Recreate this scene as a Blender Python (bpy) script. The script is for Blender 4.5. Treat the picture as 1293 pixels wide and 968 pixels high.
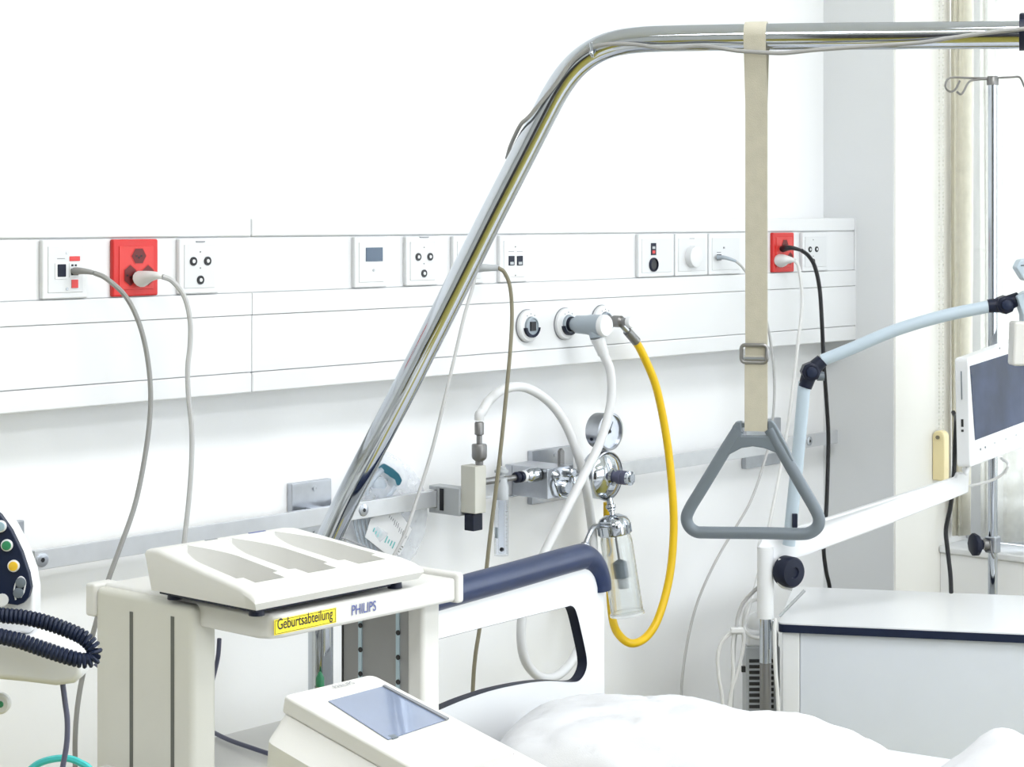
import bpy, bmesh, math, random
from mathutils import Vector, Matrix, noise
random.seed(4)
for o in list(bpy.data.objects):
    bpy.data.objects.remove(o)
SC = bpy.context.scene
COL = SC.collection
PI = math.pi

# ------------------------------------------------------------------ camera
# level camera, horizon at pixel row 275; wall line vanishes at pixel column 2840
F, CX, CY = 2500.0, 646.5, 275.0
TH = math.atan2(2840 - CX, F)
FW = Vector((math.cos(TH), math.sin(TH), 0)); RT = Vector((math.sin(TH), -math.cos(TH), 0)); UP = Vector((0, 0, 1))
CAM = Vector((0, 0, 1.6)) - FW * 3.35
cd = bpy.data.cameras.new('camera'); cam = bpy.data.objects.new('camera', cd); COL.objects.link(cam)
cam.matrix_world = Matrix((RT, UP, -FW)).transposed().to_4x4()
cam.location = CAM
cd.sensor_width = 36; cd.lens = 36 * F / 1293
cd.shift_y = -(484 - CY) / 1293
cd.clip_start = 0.05
SC.camera = cam

# ------------------------------------------------------------------ world, lights, exposure
w = bpy.data.worlds.new('world'); SC.world = w; w.use_nodes = True
bg = w.node_tree.nodes['Background']; bg.inputs[0].default_value = (0.86, 0.93, 1.0, 1); bg.inputs[1].default_value = 9.0
SC.view_settings.view_transform = 'Standard'; SC.view_settings.look = 'None'
SC.view_settings.gamma = 1; SC.view_settings.use_curve_mapping = False
SC.view_settings.exposure = -0.64
CEIL = 2.9
LAMPS = [(-0.3, -1.5), (-2.3, -1.5), (-0.3, -3.4), (-2.3, -3.4)]
def area(name, loc, rot, sx, sy, power, col=(1, 1, 1), portal=False):
    l = bpy.data.lights.new(name, 'AREA'); l.shape = 'RECTANGLE'; l.size = sx; l.size_y = sy; l.energy = power; l.color = col
    o = bpy.data.objects.new(name, l); COL.objects.link(o); o.location = loc; o.rotation_euler = rot
    if portal: l.cycles.is_portal = True
    return o
for k, (x, y) in enumerate(LAMPS):
    area('ceiling_panel_light', (x, y, CEIL - 0.06), (0, 0, 0), 1.1, 0.55, 34, (0.94, 0.97, 1.0))

# ------------------------------------------------------------------ pixel helpers (direction only; depth from planes)
def ray(px, py): return FW + RT * ((px - CX) / F) + UP * ((CY - py) / F)
def D(px, py, d): return CAM + ray(px, py) * d
def PL(px, py, p0, n):
    r = ray(px, py); return CAM + r * ((p0 - CAM).dot(n) / r.dot(n))
def WY(px, py, y=0.0): return PL(px, py, Vector((0, y, 0)), Vector((0, 1, 0)))
def WX(px, py, x): return PL(px, py, Vector((x, 0, 0)), Vector((1, 0, 0)))
def WZ(px, py, z): return PL(px, py, Vector((0, 0, z)), UP)

# ------------------------------------------------------------------ materials
def mat(name, col, rough=0.5, metal=0.0, var=0.03, scale=18.0, bump=0.0, bscale=120.0, spec=0.5, coat=0.0):
    m = bpy.data.materials.new(name); m.use_nodes = True; nt = m.node_tree; b = nt.nodes['Principled BSDF']
    b.inputs['Roughness'].default_value = rough; b.inputs['Metallic'].default_value = metal
    b.inputs['Specular IOR Level'].default_value = spec; b.inputs['Coat Weight'].default_value = coat
    tc = nt.nodes.new('ShaderNodeTexCoord'); nz = nt.nodes.new('ShaderNodeTexNoise'); nz.inputs['Scale'].default_value = scale
    nz.inputs['Detail'].default_value = 4
    nt.links.new(tc.outputs['Object'], nz.inputs['Vector'])
    r = nt.nodes.new('ShaderNodeValToRGB'); e = r.color_ramp.elements
    e[0].position = .3; e[1].position = .7
    e[0].color = (*[max(0, c * (1 - var)) for c in col], 1); e[1].color = (*[min(1, c * (1 + var)) for c in col], 1)
    nt.links.new(nz.outputs['Fac'], r.inputs['Fac']); nt.links.new(r.outputs['Color'], b.inputs['Base Color'])
    if bump:
        n2 = nt.nodes.new('ShaderNodeTexNoise'); n2.inputs['Scale'].default_value = bscale
        nt.links.new(tc.outputs['Object'], n2.inputs['Vector'])
        bp = nt.nodes.new('ShaderNodeBump'); bp.inputs['Strength'].default_value = bump; bp.inputs['Distance'].default_value = 0.002
        nt.links.new(n2.outputs['Fac'], bp.inputs['Height']); nt.links.new(bp.outputs['Normal'], b.inputs['Normal'])
    return m
def glass(name, col=(1, 1, 1), rough=0.0, ior=1.3, clear=0.0):
    m = bpy.data.materials.new(name); m.use_nodes = True; nt = m.node_tree; nt.nodes.clear()
    out = nt.nodes.new('ShaderNodeOutputMaterial'); g = nt.nodes.new('ShaderNodeBsdfGlass')
    g.inputs['Color'].default_value = (*col, 1); g.inputs['Roughness'].default_value = rough; g.inputs['IOR'].default_value = ior
    t = nt.nodes.new('ShaderNodeBsdfTransparent'); t.inputs['Color'].default_value = (*col, 1)
    mx = nt.nodes.new('ShaderNodeMixShader'); mx.inputs[0].default_value = clear
    nt.links.new(g.outputs[0], mx.inputs[1]); nt.links.new(t.outputs[0], mx.inputs[2]); nt.links.new(mx.outputs[0], out.inputs[0])
    return m
def film(name, col, trans, rough=0.15, transl=0.0):
    """thin clear film / sheer fabric: transparent mixed with glossy or translucent"""
    m = bpy.data.materials.new(name); m.use_nodes = True; nt = m.node_tree; nt.nodes.clear()
    out = nt.nodes.new('ShaderNodeOutputMaterial'); b = nt.nodes.new('ShaderNodeBsdfPrincipled')
    b.inputs['Base Color'].default_value = (*col, 1); b.inputs['Roughness'].default_value = rough
    tl = nt.nodes.new('ShaderNodeBsdfTranslucent'); tl.inputs['Color'].default_value = (*col, 1)
    m1 = nt.nodes.new('ShaderNodeMixShader'); m1.inputs[0].default_value = transl
    nt.links.new(b.outputs[0], m1.inputs[1]); nt.links.new(tl.outputs[0], m1.inputs[2])
    t = nt.nodes.new('ShaderNodeBsdfTransparent'); mx = nt.nodes.new('ShaderNodeMixShader')
    tc = nt.nodes.new('ShaderNodeTexCoord'); nz = nt.nodes.new('ShaderNodeTexNoise'); nz.inputs['Scale'].default_value = 40
    mr = nt.nodes.new('ShaderNodeMapRange'); mr.inputs[1].default_value = .3; mr.inputs[2].default_value = .7
    mr.inputs[3].default_value = max(0, trans - .08); mr.inputs[4].default_value = min(1, trans + .08)
    nt.links.new(tc.outputs['Object'], nz.inputs['Vector']); nt.links.new(nz.outputs['Fac'], mr.inputs[0]); nt.links.new(mr.outputs[0], mx.inputs[0])
    nt.links.new(m1.outputs[0], mx.inputs[1]); nt.links.new(t.outputs[0], mx.inputs[2]); nt.links.new(mx.outputs[0], out.inputs[0])
    return m
def emit(name, col, s):
    m = bpy.data.materials.new(name); m.use_nodes = True; nt = m.node_tree; nt.nodes.clear()
    out = nt.nodes.new('ShaderNodeOutputMaterial'); e = nt.nodes.new('ShaderNodeEmission')
    e.inputs[0].default_value = (*col, 1); e.inputs[1].default_value = s; nt.links.new(e.outputs[0], out.inputs[0]); return m

M = dict(
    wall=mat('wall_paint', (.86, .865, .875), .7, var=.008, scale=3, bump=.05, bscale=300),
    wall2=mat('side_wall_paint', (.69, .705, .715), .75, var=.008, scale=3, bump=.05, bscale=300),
    jamb=mat('reveal_paint', (.86, .85, .82), .7, var=.01, scale=4),
    rear=mat('rear_wall_paint', (.66, .67, .69), .8, var=.03, scale=2),
    floor=mat('olive_linoleum', (.36, .31, .06), .35, var=.15, scale=9),
    ceil=mat('ceiling_paint', (.85, .85, .85), .8, var=.01),
    trunk=mat('white_lacquer', (.70, .708, .72), .32, var=.006, scale=4),
    trunk_in=mat('trunking_groove', (.45, .46, .48), .6),
    plate=mat('white_plastic', (.68, .69, .705), .3, var=.006),
    plate_in=mat('white_insert_plastic', (.64, .65, .665), .35, var=.006),
    red=mat('red_plastic', (.56, .018, .016), .35, var=.05),
    red2=mat('red_insert', (.60, .035, .030), .35, var=.05),
    dred=mat('dark_red_recess', (.115, .004, .005), .5),
    tagred=mat('red_tag', (.62, .05, .05), .5),
    black=mat('black_plastic', (.005, .005, .008), .4),
    dark=mat('navy_black_plastic', (.005, .008, .024), .45, var=.1, spec=.3),
    navy=mat('navy_rubber', (.013, .026, .080), .32, var=.08, spec=.4, bump=.1, bscale=500),
    navy2=mat('navy_keypad', (.006, .012, .036), .45, var=.06, spec=.3),
    screen=mat('grey_blue_screen', (.030, .045, .095), .22, var=.35, scale=9, spec=.25),
    screen2=mat('thermostat_display', (.06, .095, .15), .2, var=.1),
    screen3=mat('monitor_glass', (.17, .21, .31), .08, var=.12, scale=6, coat=.5),
    chrome=mat('chrome', (.50, .53, .57), .07, 1.0, var=.01),
    steel=mat('brushed_steel', (.47, .49, .53), .28, 1.0, var=.05, scale=60),
    alu=mat('aluminium', (.62, .635, .66), .30, .55, var=.04, scale=30),
    greymetal=mat('grey_metal', (.22, .217, .215), .35, .7, var=.08),
    gplast=mat('grey_plastic', (.125, .15, .175), .45, var=.04),
    gprobe=mat('blue_grey_plastic', (.33, .38, .43), .4, var=.03),
    lgrey=mat('light_grey_plastic', (.42, .44, .46), .4, var=.03),
    strap=mat('beige_webbing', (.43, .405, .33), .8, var=.05, scale=60, bump=.3, bscale=900),
    wplast=mat('white_hose', (.64, .645, .655), .4, var=.01),
    yellow=mat('yellow_hose', (.74, .475, .001), .38, var=.02),
    brown=mat('taupe_cable', (.20, .18, .12), .5, var=.04),
    gcable=mat('grey_cable', (.26, .26, .255), .5, var=.04),
    lcable=mat('pale_grey_cable', (.44, .44, .44), .5, var=.03),
    wcable=mat('white_cable', (.66, .66, .655), .45, var=.02),
    dcable=mat('blue_grey_cable', (.085, .09, .15), .5, var=.04),
    beige=mat('beige_plastic', (.58, .575, .52), .5, var=.012, bump=.08, bscale=900),
    beigel=mat('pale_beige_plastic', (.64, .635, .61), .42, var=.01, bump=.05, bscale=900),
    beiged=mat('grey_column_panel', (.33, .33, .325), .5, var=.03),
    slot=mat('slot_shadow_grey', (.10, .105, .09), .6),
    bluestrip=mat('steel_blue_strip', (.47, .60, .66), .35, .3),
    ystick=mat('yellow_sticker', (.93, .76, .03), .5, var=.02),
    ink=mat('black_ink', (.02, .02, .02), .6),
    inkblue=mat('blue_ink', (.10, .12, .30), .6),
    inkgrey=mat('grey_ink', (.22, .23, .25), .6),
    teal=mat('teal_silicone', (.010, .10, .15), .35, var=.15),
    tealt=mat('teal_tube', (.06, .55, .55), .3, var=.05),
    tealink=mat('teal_ink', (.10, .42, .42), .6),
    linen=mat('white_linen', (.62, .625, .645), .85, var=.008, bump=.15, bscale=700),
    wpanel=mat('white_laminate', (.72, .73, .745), .28, var=.006),
    gpanel=mat('pale_grey_laminate', (.62, .655, .715), .4, var=.012),
    armblue=mat('pale_blue_enamel', (.43, .51, .58), .3, var=.02),
    tassel=mat('cream_yellow_plastic', (.80, .69, .40), .45, var=.03),
    bead=mat('bead_plastic', (.70, .69, .64), .4),
    green=mat('green_plastic', (.03, .22, .10), .4),
    amber=mat('amber_button', (.72, .46, .03), .4),
    lblue=mat('pale_blue_button', (.30, .42, .50), .4),
    curtain=film('cream_curtain', (.83, .81, .73), .03, .8, .58),
    sheer=film('sheer_curtain', (.80, .80, .77), .12, .8, .45),
    bag=film('clear_film', (.80, .83, .88), .66, .12, .1),
    maskfilm=film('clear_mask_plastic', (.55, .62, .70), .55, .1, .1),
    glass=glass('clear_glass', (.975, .985, .985), 0, 1.28, .25),
    pane=film('window_pane', (.9, .95, .95), .92, .02),
    clearplast=glass('clear_acrylic', (.97, .98, 1.0), .0, 1.2, .6),
    lampem=emit('lamp_diffuser', (1, .985, .96), 6),
    wood=mat('dark_door_laminate', (.06, .055, .06), .4, var=.15),
)

# ------------------------------------------------------------------ mesh builder
def spline(pts, sub=8):
    pts = [Vector(p) for p in pts]
    if len(pts) < 3: return pts
    out = []
    P = [pts[0] * 2 - pts[1]] + pts + [pts[-1] * 2 - pts[-2]]
    for i in range(1, len(P) - 2):
        p0, p1, p2, p3 = P[i - 1:i + 3]
        for k in range(sub):
            t = k / sub
            out.append(.5 * ((2 * p1) + (p2 - p0) * t + (2 * p0 - 5 * p1 + 4 * p2 - p3) * t * t + (3 * p1 - p0 - 3 * p2 + p3) * t ** 3))
    out.append(pts[-1]); return out
def frame(d):
    d = d.normalized(); a = UP if abs(d.z) < .9 else Vector((1, 0, 0))
    u = d.cross(a).normalized(); return u, d.cross(u).normalized()
class MB:
    def __init__(s): s.v = []; s.f = []
    def add(s, vs, fs):
        n = len(s.v); s.v += [Vector(p) for p in vs]; s.f += [tuple(n + i for i in f) for f in fs]; return s
    def obox(s, c, ax, ay, az, hx, hy, hz):
        c = Vector(c); vs = [c + ax * (i * hx) + ay * (j * hy) + az * (k * hz) for k in (-1, 1) for j in (-1, 1) for i in (-1, 1)]
        return s.add(vs, [(0, 2, 3, 1), (4, 5, 7, 6), (0, 1, 5, 4), (2, 6, 7, 3), (0, 4, 6, 2), (1, 3, 7, 5)])
    def box(s, x0, x1, y0, y1, z0, z1):
        return s.obox(((x0 + x1) / 2, (y0 + y1) / 2, (z0 + z1) / 2), Vector((1, 0, 0)), Vector((0, 1, 0)), UP, abs(x1 - x0) / 2, abs(y1 - y0) / 2, abs(z1 - z0) / 2)
    def lathe(s, prof, o, ax, n=28, caps=True):
        """prof: (radius, distance along axis)"""
        o = Vector(o); ax = Vector(ax).normalized(); u, v = frame(ax); vs = []; fs = []
        for r, h in prof:
            for i in range(n):
                a = 2 * PI * i / n; vs.append(o + ax * h + (u * math.cos(a) + v * math.sin(a)) * r)
        for k in range(len(prof) - 1):
            for i in range(n):
                j = (i + 1) % n; fs.append((k * n + i, k * n + j, (k + 1) * n + j, (k + 1) * n + i))
        if caps:
            fs.append(tuple(reversed(range(n)))); fs.append(tuple((len(prof) - 1) * n + i for i in range(n)))
        return s.add(vs, fs)
    def cyl(s, p0, p1, r0, r1=None, n=20):
        p0 = Vector(p0); p1 = Vector(p1); return s.lathe([(r0, 0), (r1 if r1 is not None else r0, (p1 - p0).length)], p0, p1 - p0, n)
    def tube(s, pts, r, n=10, sub=8, smooth=True, closed=False, flat=1.0):
        pts = spline(pts, sub) if smooth else [Vector(p) for p in pts]
        N = len(pts); rr = r if callable(r) else (lambda t: r)
        u = None; vs = []; fs = []
        for i, p in enumerate(pts):
            if closed: d = pts[(i + 1) % N] - pts[i - 1]
            else: d = pts[min(i + 1, N - 1)] - pts[max(i - 1, 0)]
            if d.length < 1e-9: d = UP.copy()
            d.normalize()
            if u is None: u, _ = frame(d)
            u = (u - d * u.dot(d)).normalized(); v = d.cross(u)
            for k in range(n):
                a = 2 * PI * k / n; vs.append(p + (u * math.cos(a) + v * math.sin(a) * flat) * rr(i / max(1, N - 1)))
        for i in range(N if closed else N - 1):
            j = (i + 1) % N
            for k in range(n):
                q = (k + 1) % n; fs.append((i * n + k, i * n + q, j * n + q, j * n + k))
        if not closed:
            fs.append(tuple(reversed(range(n)))); fs.append(tuple((N - 1) * n + k for k in range(n)))
        return s.add(vs, fs)
    def prism(s, poly, ex):
        poly = [Vector(p) for p in poly]; n = len(poly); ex = Vector(ex)
        return s.add(poly + [p + ex for p in poly], [tuple(range(n)), tuple(reversed(range(n, 2 * n)))] + [(i, n + i, n + (i + 1) % n, (i + 1) % n) for i in range(n)])
    def sphere(s, c, r, n=16, sc=(1, 1, 1)):
        c = Vector(c); vs = []; fs = []; m = n // 2
        for j in range(1, m):
            for i in range(n):
                a = 2 * PI * i / n; b = PI * j / m
                vs.append(c + Vector((math.sin(b) * math.cos(a) * r * sc[0], math.sin(b) * math.sin(a) * r * sc[1], math.cos(b) * r * sc[2])))
        t = len(vs); vs += [c + UP * r * sc[2], c - UP * r * sc[2]]
        for j in range(m - 2):
            for i in range(n):
                q = (i + 1) % n; fs.append((j * n + i, (j + 1) * n + i, (j + 1) * n + q, j * n + q))
        for i in range(n):
            q = (i + 1) % n; fs.append((t, i, q)); fs.append((t + 1, (m - 2) * n + q, (m - 2) * n + i))
        return s.add(vs, fs)
    def grid(s, fn, nu, nv):
        vs = [fn(i / nu, j / nv) for j in range(nv + 1) for i in range(nu + 1)]
        return s.add(vs, [(j * (nu + 1) + i, j * (nu + 1) + i + 1, (j + 1) * (nu + 1) + i + 1, (j + 1) * (nu + 1) + i) for j in range(nv) for i in range(nu)])
    def build(s, name, m, parent=None, bevel=0, seg=3, smooth=True, thick=0, subsurf=0):
        me = bpy.data.meshes.new(name); o = bpy.data.objects.new(name, me); COL.objects.link(o)
        if parent is not None:
            root = parent
            while root.parent: root = root.parent
            off = Vector(root.location); o.parent = parent
        else:
            zs = min(p.z for p in s.v); off = sum(s.v, Vector()) / len(s.v); off.z = zs; o.location = off
        me.from_pydata([p - off for p in s.v], [], s.f)
        bm = bmesh.new(); bm.from_mesh(me); bmesh.ops.recalc_face_normals(bm, faces=bm.faces); bm.to_mesh(me); bm.free()
        me.materials.append(M[m] if isinstance(m, str) else m)
        if smooth:
            me.polygons.foreach_set('use_smooth', [True] * len(me.polygons)); me.set_sharp_from_angle(angle=math.radians(38))
        if thick:
            t = o.modifiers.new('solid', 'SOLIDIFY'); t.thickness = thick; t.offset = 0
        if bevel:
            b = o.modifiers.new('bevel', 'BEVEL'); b.width = bevel; b.segments = seg; b.limit_method = 'ANGLE'; b.angle_limit = math.radians(40); b.harden_normals = True
        if subsurf:
            q = o.modifiers.new('sub', 'SUBSURF'); q.levels = subsurf; q.render_levels = subsurf
        return o
def tag(o, label, cat, group=None):
    o['label'] = label; o['category'] = cat
    if group: o['group'] = group
    return o
def thing(name, label, cat, loc, group=None):
    o = bpy.data.objects.new(name, None); COL.objects.link(o); o.location = Vector(loc); o.empty_display_size = .05
    return tag(o, label, cat, group)
def struct(o): o['kind'] = 'structure'; return o
def text(s, name, m, parent, origin, xd, ud, size, ext=.0004, sx=1.0, bold=.0):
    c = bpy.data.curves.new(name, 'FONT'); c.body = s; c.size = 1; c.extrude = 0; c.offset = bold
    t = bpy.data.objects.new(name, c); COL.objects.link(t)
    dg = bpy.context.evaluated_depsgraph_get(); dg.update()
    me = t.evaluated_get(dg).to_mesh()
    xd = Vector(xd).normalized(); ud = Vector(ud).normalized(); nd = xd.cross(ud)
    mb = MB(); vs = [Vector(origin) + xd * (v.co.x * size * sx) + ud * (v.co.y * size) + nd * ext for v in me.vertices]
    mb.add(vs, [tuple(p.vertices) for p in me.polygons])
    t.evaluated_get(dg).to_mesh_clear(); bpy.data.objects.remove(t)
    return mb.build(name, m, parent, smooth=False)
def cable(name, label, m, pts, r, cat='cable', n=8, group=None, sub=8):
    o = MB().tube(pts, r, n, sub).build(name, m); return tag(o, label, cat, group)
X = Vector((1, 0, 0)); Y = Vector((0, 1, 0)); N = Vector((0, -1, 0))

# ================================================================== SETTING
WB, XR = .08, 1.10                                     # back wall plane, right wall plane
XL, YF = -4.6, -4.8
struct(MB().box(XL - .1, XR + .45, YF - .1, WB + .12, -.1, 0).build('floor', 'floor'))
struct(MB().box(XL - .1, XR + .45, YF - .1, WB + .12, CEIL, CEIL + .1).build('ceiling', 'ceil'))
struct(MB().box(XL - .1, XR + .45, WB, WB + .12, 0, CEIL).build('wall_back', 'wall'))
struct(MB().box(XL - .1, XL, YF, WB, 0, CEIL).build('wall_left', 'rear'))
# front wall (behind the camera) with a door and an added fill window
wfm = MB(); FA, FB = -1.95, .85
wfm.box(XL, FA, YF - .1, YF, 0, CEIL); wfm.box(FB, XR + .45, YF - .1, YF, 0, CEIL); wfm.box(FA, FB, YF - .1, YF, 0, .95); wfm.box(FA, FB, YF - .1, YF, 2.6, CEIL)
struct(wfm.build('wall_front', 'rear', smooth=False))
wf = MB()
for xa_, xb_, za_, zb_ in ((FA, FA + .07, .95, 2.6), (FB - .07, FB, .95, 2.6), (FA + .0702, FB - .0702, .95, 1.02), (FA + .0702, FB - .0702, 2.53, 2.6), (-.60, -.50, 1.0202, 2.5298)):
    wf.box(xa_, xb_, YF - .07, YF - .02, za_, zb_)
win = struct(wf.build('window_3', 'wpanel', smooth=False))  # unseen window, added to light the back wall frontally and brighten the chrome
for xa_, xb_ in ((FA + .07, -.60), (-.50, FB - .07)):
    MB().box(xa_, xb_, YF - .048, YF - .044, 1.02, 2.53).build('window_pane', 'pane', win)
area('window_portal', ((FA + FB) / 2, YF - .09, 1.775), (PI / 2, 0, 0), FB - FA, 1.65, 1, portal=True)
dr = struct(MB().box(-3.3, -2.2, YF, YF + .05, 0, 2.15).build('door_1', 'wood'))
hd = MB(); hd.tube([(-2.33, YF + .05, 1.05), (-2.33, YF + .10, 1.05), (-2.45, YF + .10, 1.05)], .01, smooth=False); hd.build('door_handle', 'steel', dr)
d2 = struct(MB().box(XL, XL + .05, -4.3, -2.3, 0, 2.3).build('added_dark_door', 'wood'))  # unseen dark slab added so the chrome tubes reflect a dark band
hd = MB(); hd.tube([(XL + .05, -3.25, 1.05), (XL + .10, -3.25, 1.05), (XL + .10, -3.13, 1.05)], .01, smooth=False); hd.build('door_handle', 'steel', d2)
# right wall with two window openings
EDGE = WX(1128, 300, XR).y                             # edge of the reveal
SILL = .897; HEAD = 2.62; RD = .20                     # reveal depth
W1 = (EDGE, EDGE - 1.75); W2 = (EDGE - 2.35, EDGE - 4.1)
wr = MB()
xo = XR + .45
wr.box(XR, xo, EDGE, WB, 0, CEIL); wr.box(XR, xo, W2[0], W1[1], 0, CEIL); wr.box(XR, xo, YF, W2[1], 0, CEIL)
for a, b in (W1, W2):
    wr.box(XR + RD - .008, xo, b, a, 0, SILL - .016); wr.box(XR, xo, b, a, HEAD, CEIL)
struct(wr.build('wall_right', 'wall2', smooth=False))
for k, (a, b) in enumerate((W1, W2)):
    # painted linings of the reveal
    ln = MB(); ln.box(XR + .002, xo, a - .004, a, 0, HEAD); ln.box(XR + .002, xo, b, b + .004, 0, HEAD)
    struct(ln.build('trim_%d' % (k + 1), 'jamb'))
    fx = XR + RD + .10
    wf = MB()
    for y0, y1, z0, z1 in ((a - .07, a - .004, SILL, HEAD), (b + .004, b + .07, SILL, HEAD), (b + .0702, a - .0702, SILL, SILL + .07), (b + .0702, a - .0702, HEAD - .07, HEAD), ((a + b) / 2 - .05, (a + b) / 2 + .05, SILL + .0702, HEAD - .0702)):
        wf.box(fx, fx + .06, y0, y1, z0, z1)
    struct(MB().box(XR + RD - .012, XR + RD - .008, b + .005, a - .005, 0, SILL - .017).build('trim_%d' % (k + 3), 'wall'))
    win = struct(wf.build('window_%d' % (k + 1), 'wpanel', bevel=.004))
    for y0, y1 in ((a - .07, (a + b) / 2 + .05), ((a + b) / 2 - .05, b + .07)):
        MB().box(fx + .028, fx + .032, y1, y0, SILL + .07, HEAD - .07).build('window_pane', 'pane', win)
    MB().box(XR + RD - .02, fx, b + .005, a - .005, SILL - .016, SILL).build('window_sill', 'wpanel', win, bevel=.005)
    area('window_portal', (XR + .40, (a + b) / 2, (SILL + HEAD) / 2), (0, PI / 2, 0), HEAD - SILL, a - b, 1, portal=True)
# ceiling lamps
for k, (x, y) in enumerate(LAMPS):
    t = thing('ceiling_lamp', ['flat ceiling light panel above the bed', 'flat ceiling light panel above the equipment cart side', 'flat ceiling light panel nearest the second window', 'flat ceiling light panel nearest the room door'][k], 'lamp', (x, y, CEIL - .05), 'ceiling light panels')
    MB().box(x - .6, x + .6, y - .32, y + .32, CEIL - .05, CEIL).build('lamp_frame', 'plate', t, bevel=.004)
    MB().box(x - .56, x + .56, y - .28, y + .28, CEIL - .056, CEIL - .05).build('diffuser', 'lampem', t)

# ================================================================== CURTAINS, CHAINS
def curtain(name, label, m, y0, y1, x0, folds, amp, z0, z1, ph=0):
    def fn(u, v):
        y = y0 + (y1 - y0) * u; s = math.sin(u * folds * 2 * PI + ph) + .3 * math.sin(u * folds * 4.7 * PI + ph * 2 + v)
        return Vector((x0 + amp * s * (.75 + .25 * (1 - v)), y + .006 * math.sin(v * 3 + u * 9), z0 + (z1 - z0) * v))
    o = MB().grid(fn, 90, 10).build(name, m, thick=.002); return tag(o, label, 'curtain')
cx = XR + .225
def cy(px): return WX(px, 300, cx).y
curtain('curtain', 'cream curtain gathered beside the window reveal behind the bead chain', 'curtain', EDGE - .015, cy(1221), cx, 2.2, .016, SILL + .02, HEAD - .03)
curtain('curtain', 'thin grey white curtain fold left of the drip stand pole', 'sheer', cy(1236), cy(1249), cx + .01, 1.2, .008, SILL + .02, HEAD - .03, 1)
curtain('curtain', 'cream white sheer curtain right of the drip stand pole', 'sheer', cy(1257), cy(1262) - .75, cx, 9, .02, SILL + .02, HEAD - .03, 2)
curtain('curtain', 'cream curtain on the window next to the room door side', 'curtain', W2[0] - .02, W2[0] - .45, cx, 5, .02, SILL + .02, HEAD - .03)
rl = MB().box(cx - .03, cx + .03, W1[1] + .01, W1[0] - .01, HEAD - .03, HEAD - .001).build('curtain_rail', 'wpanel', bevel=.004)
tag(rl, 'white curtain track under the head of the window', 'curtain rail')
rl = MB().box(cx - .03, cx + .03, W2[1] + .01, W2[0] - .01, HEAD - .03, HEAD - .001).build('curtain_rail', 'wpanel', bevel=.004)
tag(rl, 'white curtain track over the second window near the door', 'curtain rail')
pc = WX(1191, 560, XR + .165)
t = thing('blind_chain', 'cream bead chain with yellow plastic tensioner beside the window', 'blind chain', (pc.x, pc.y, pc.z))
for dx, dpx, pn in ((0, 1186, 'bead_strand'), (.0, 1191, 'bead_strand')):
    p = WX(dpx, 560, XR + .165); mb = MB(); z = p.z
    mb.cyl((p.x, p.y, p.z), (p.x, p.y, HEAD - .02), .0006, n=5)
    while z < HEAD - .03:
        mb.sphere((p.x, p.y, z), .0021, 6); z += .0085
    mb.build(pn, 'bead', t)
p0 = WX(1188, 543, XR + .165); p1 = WX(1188, 606, XR + .165); hw = .014
pr = []
for k in range(9):
    a = PI * k / 8; pr.append(Vector((p0.x - .012, p0.y + hw * math.cos(a), p0.z - hw + hw * math.sin(a))))
pr += [Vector((p0.x - .012, p0.y - hw, p1.z)), Vector((p0.x - .012, p0.y + hw, p1.z))]
MB().prism(pr, X * .024).build('tensioner', 'tassel', t, bevel=.003)
MB().cyl((p0.x - .016, p0.y, p0.z - .014), (p0.x - .011, p0.y, p0.z - .014), .004).build('tensioner_pin', 'brown', t)

# ================================================================== WALL TRUNKING
zt = [WY(0, p, 0).z for p in (275, 302, 381, 413, 494, 524)]
x0 = XL + .02; xe = WY(1081, 350, 0).x; xj = WY(318, 285, 0).x
t = thing('wall_trunking', 'long white medical supply trunking running along the back wall', 'wall trunking', (-.5, 0, zt[-1]))
MB().box(x0, xe - .004, .006, WB, zt[5] + .003, zt[0] - .004).build('housing', 'trunk', t, bevel=.004)
g = .0005
names = ['top_cover', 'socket_strip', 'middle_cover', 'front_panel', 'bottom_cover']
front = [0.0, .0035, -.001, .0, -.001]
for k in range(5):
    for a, b in (((x0, xj - g), (xj + g, xe - .003)) if k != 1 else ((x0, xe - .003),)):
        MB().box(a, b, front[k], .010, zt[k + 1] + g, zt[k] - g).build(names[k], 'trunk', t, bevel=.003 if k in (0, 4) else .0007)
MB().box(xe - .0028, xe, -.0005, WB, zt[5], zt[0]).build('end_cap', 'trunk', t, bevel=.001)
for px in (112, 208, 1034):
    p = WY(px, 272, .03); MB().lathe([(.004, 0), (.003, .003)], (p.x, .03, zt[0] - .004), UP, 10).build('cover_screw', 'plate', t)

# ------------------------------------------------------------------ outlets
FP = -.0045    # plate front plane
def wx(px, py=325): return WY(px, py, FP).x
def wz(px, py): return WY(px, py, FP).z
ZT, ZB = zt[1] - .0015, zt[2] + .001
def outlet(name, label, cat, pl, pr_, m='plate', m2='plate_in', inset=.0085, group=None, depth=.009, zb=None):
    a, b = wx(pl), wx(pr_)
    lo = ZB if zb is None else zb
    t = thing(name, label, cat, ((a + b) / 2, FP, lo), group)
    mb = MB(); mb.box(a, b, FP, FP + depth, lo, ZT)
    mb.build('cover_plate', m, t, bevel=.0028, seg=3)
    if inset:
        mi = MB(); mi.box(a + inset, b - inset, FP - .0012, FP + .004, lo + inset, ZT - inset); mi.build('insert', m2, t, bevel=.0008, seg=2)
    return t, a, b
YI = FP - .0012
def disc(t, name, m, x, z, r, h0, h1, n=24, hole=None):
    MB().lathe([(r, h0), (r, h1)], (x, YI, z), N, n).build(name, m, t)
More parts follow.
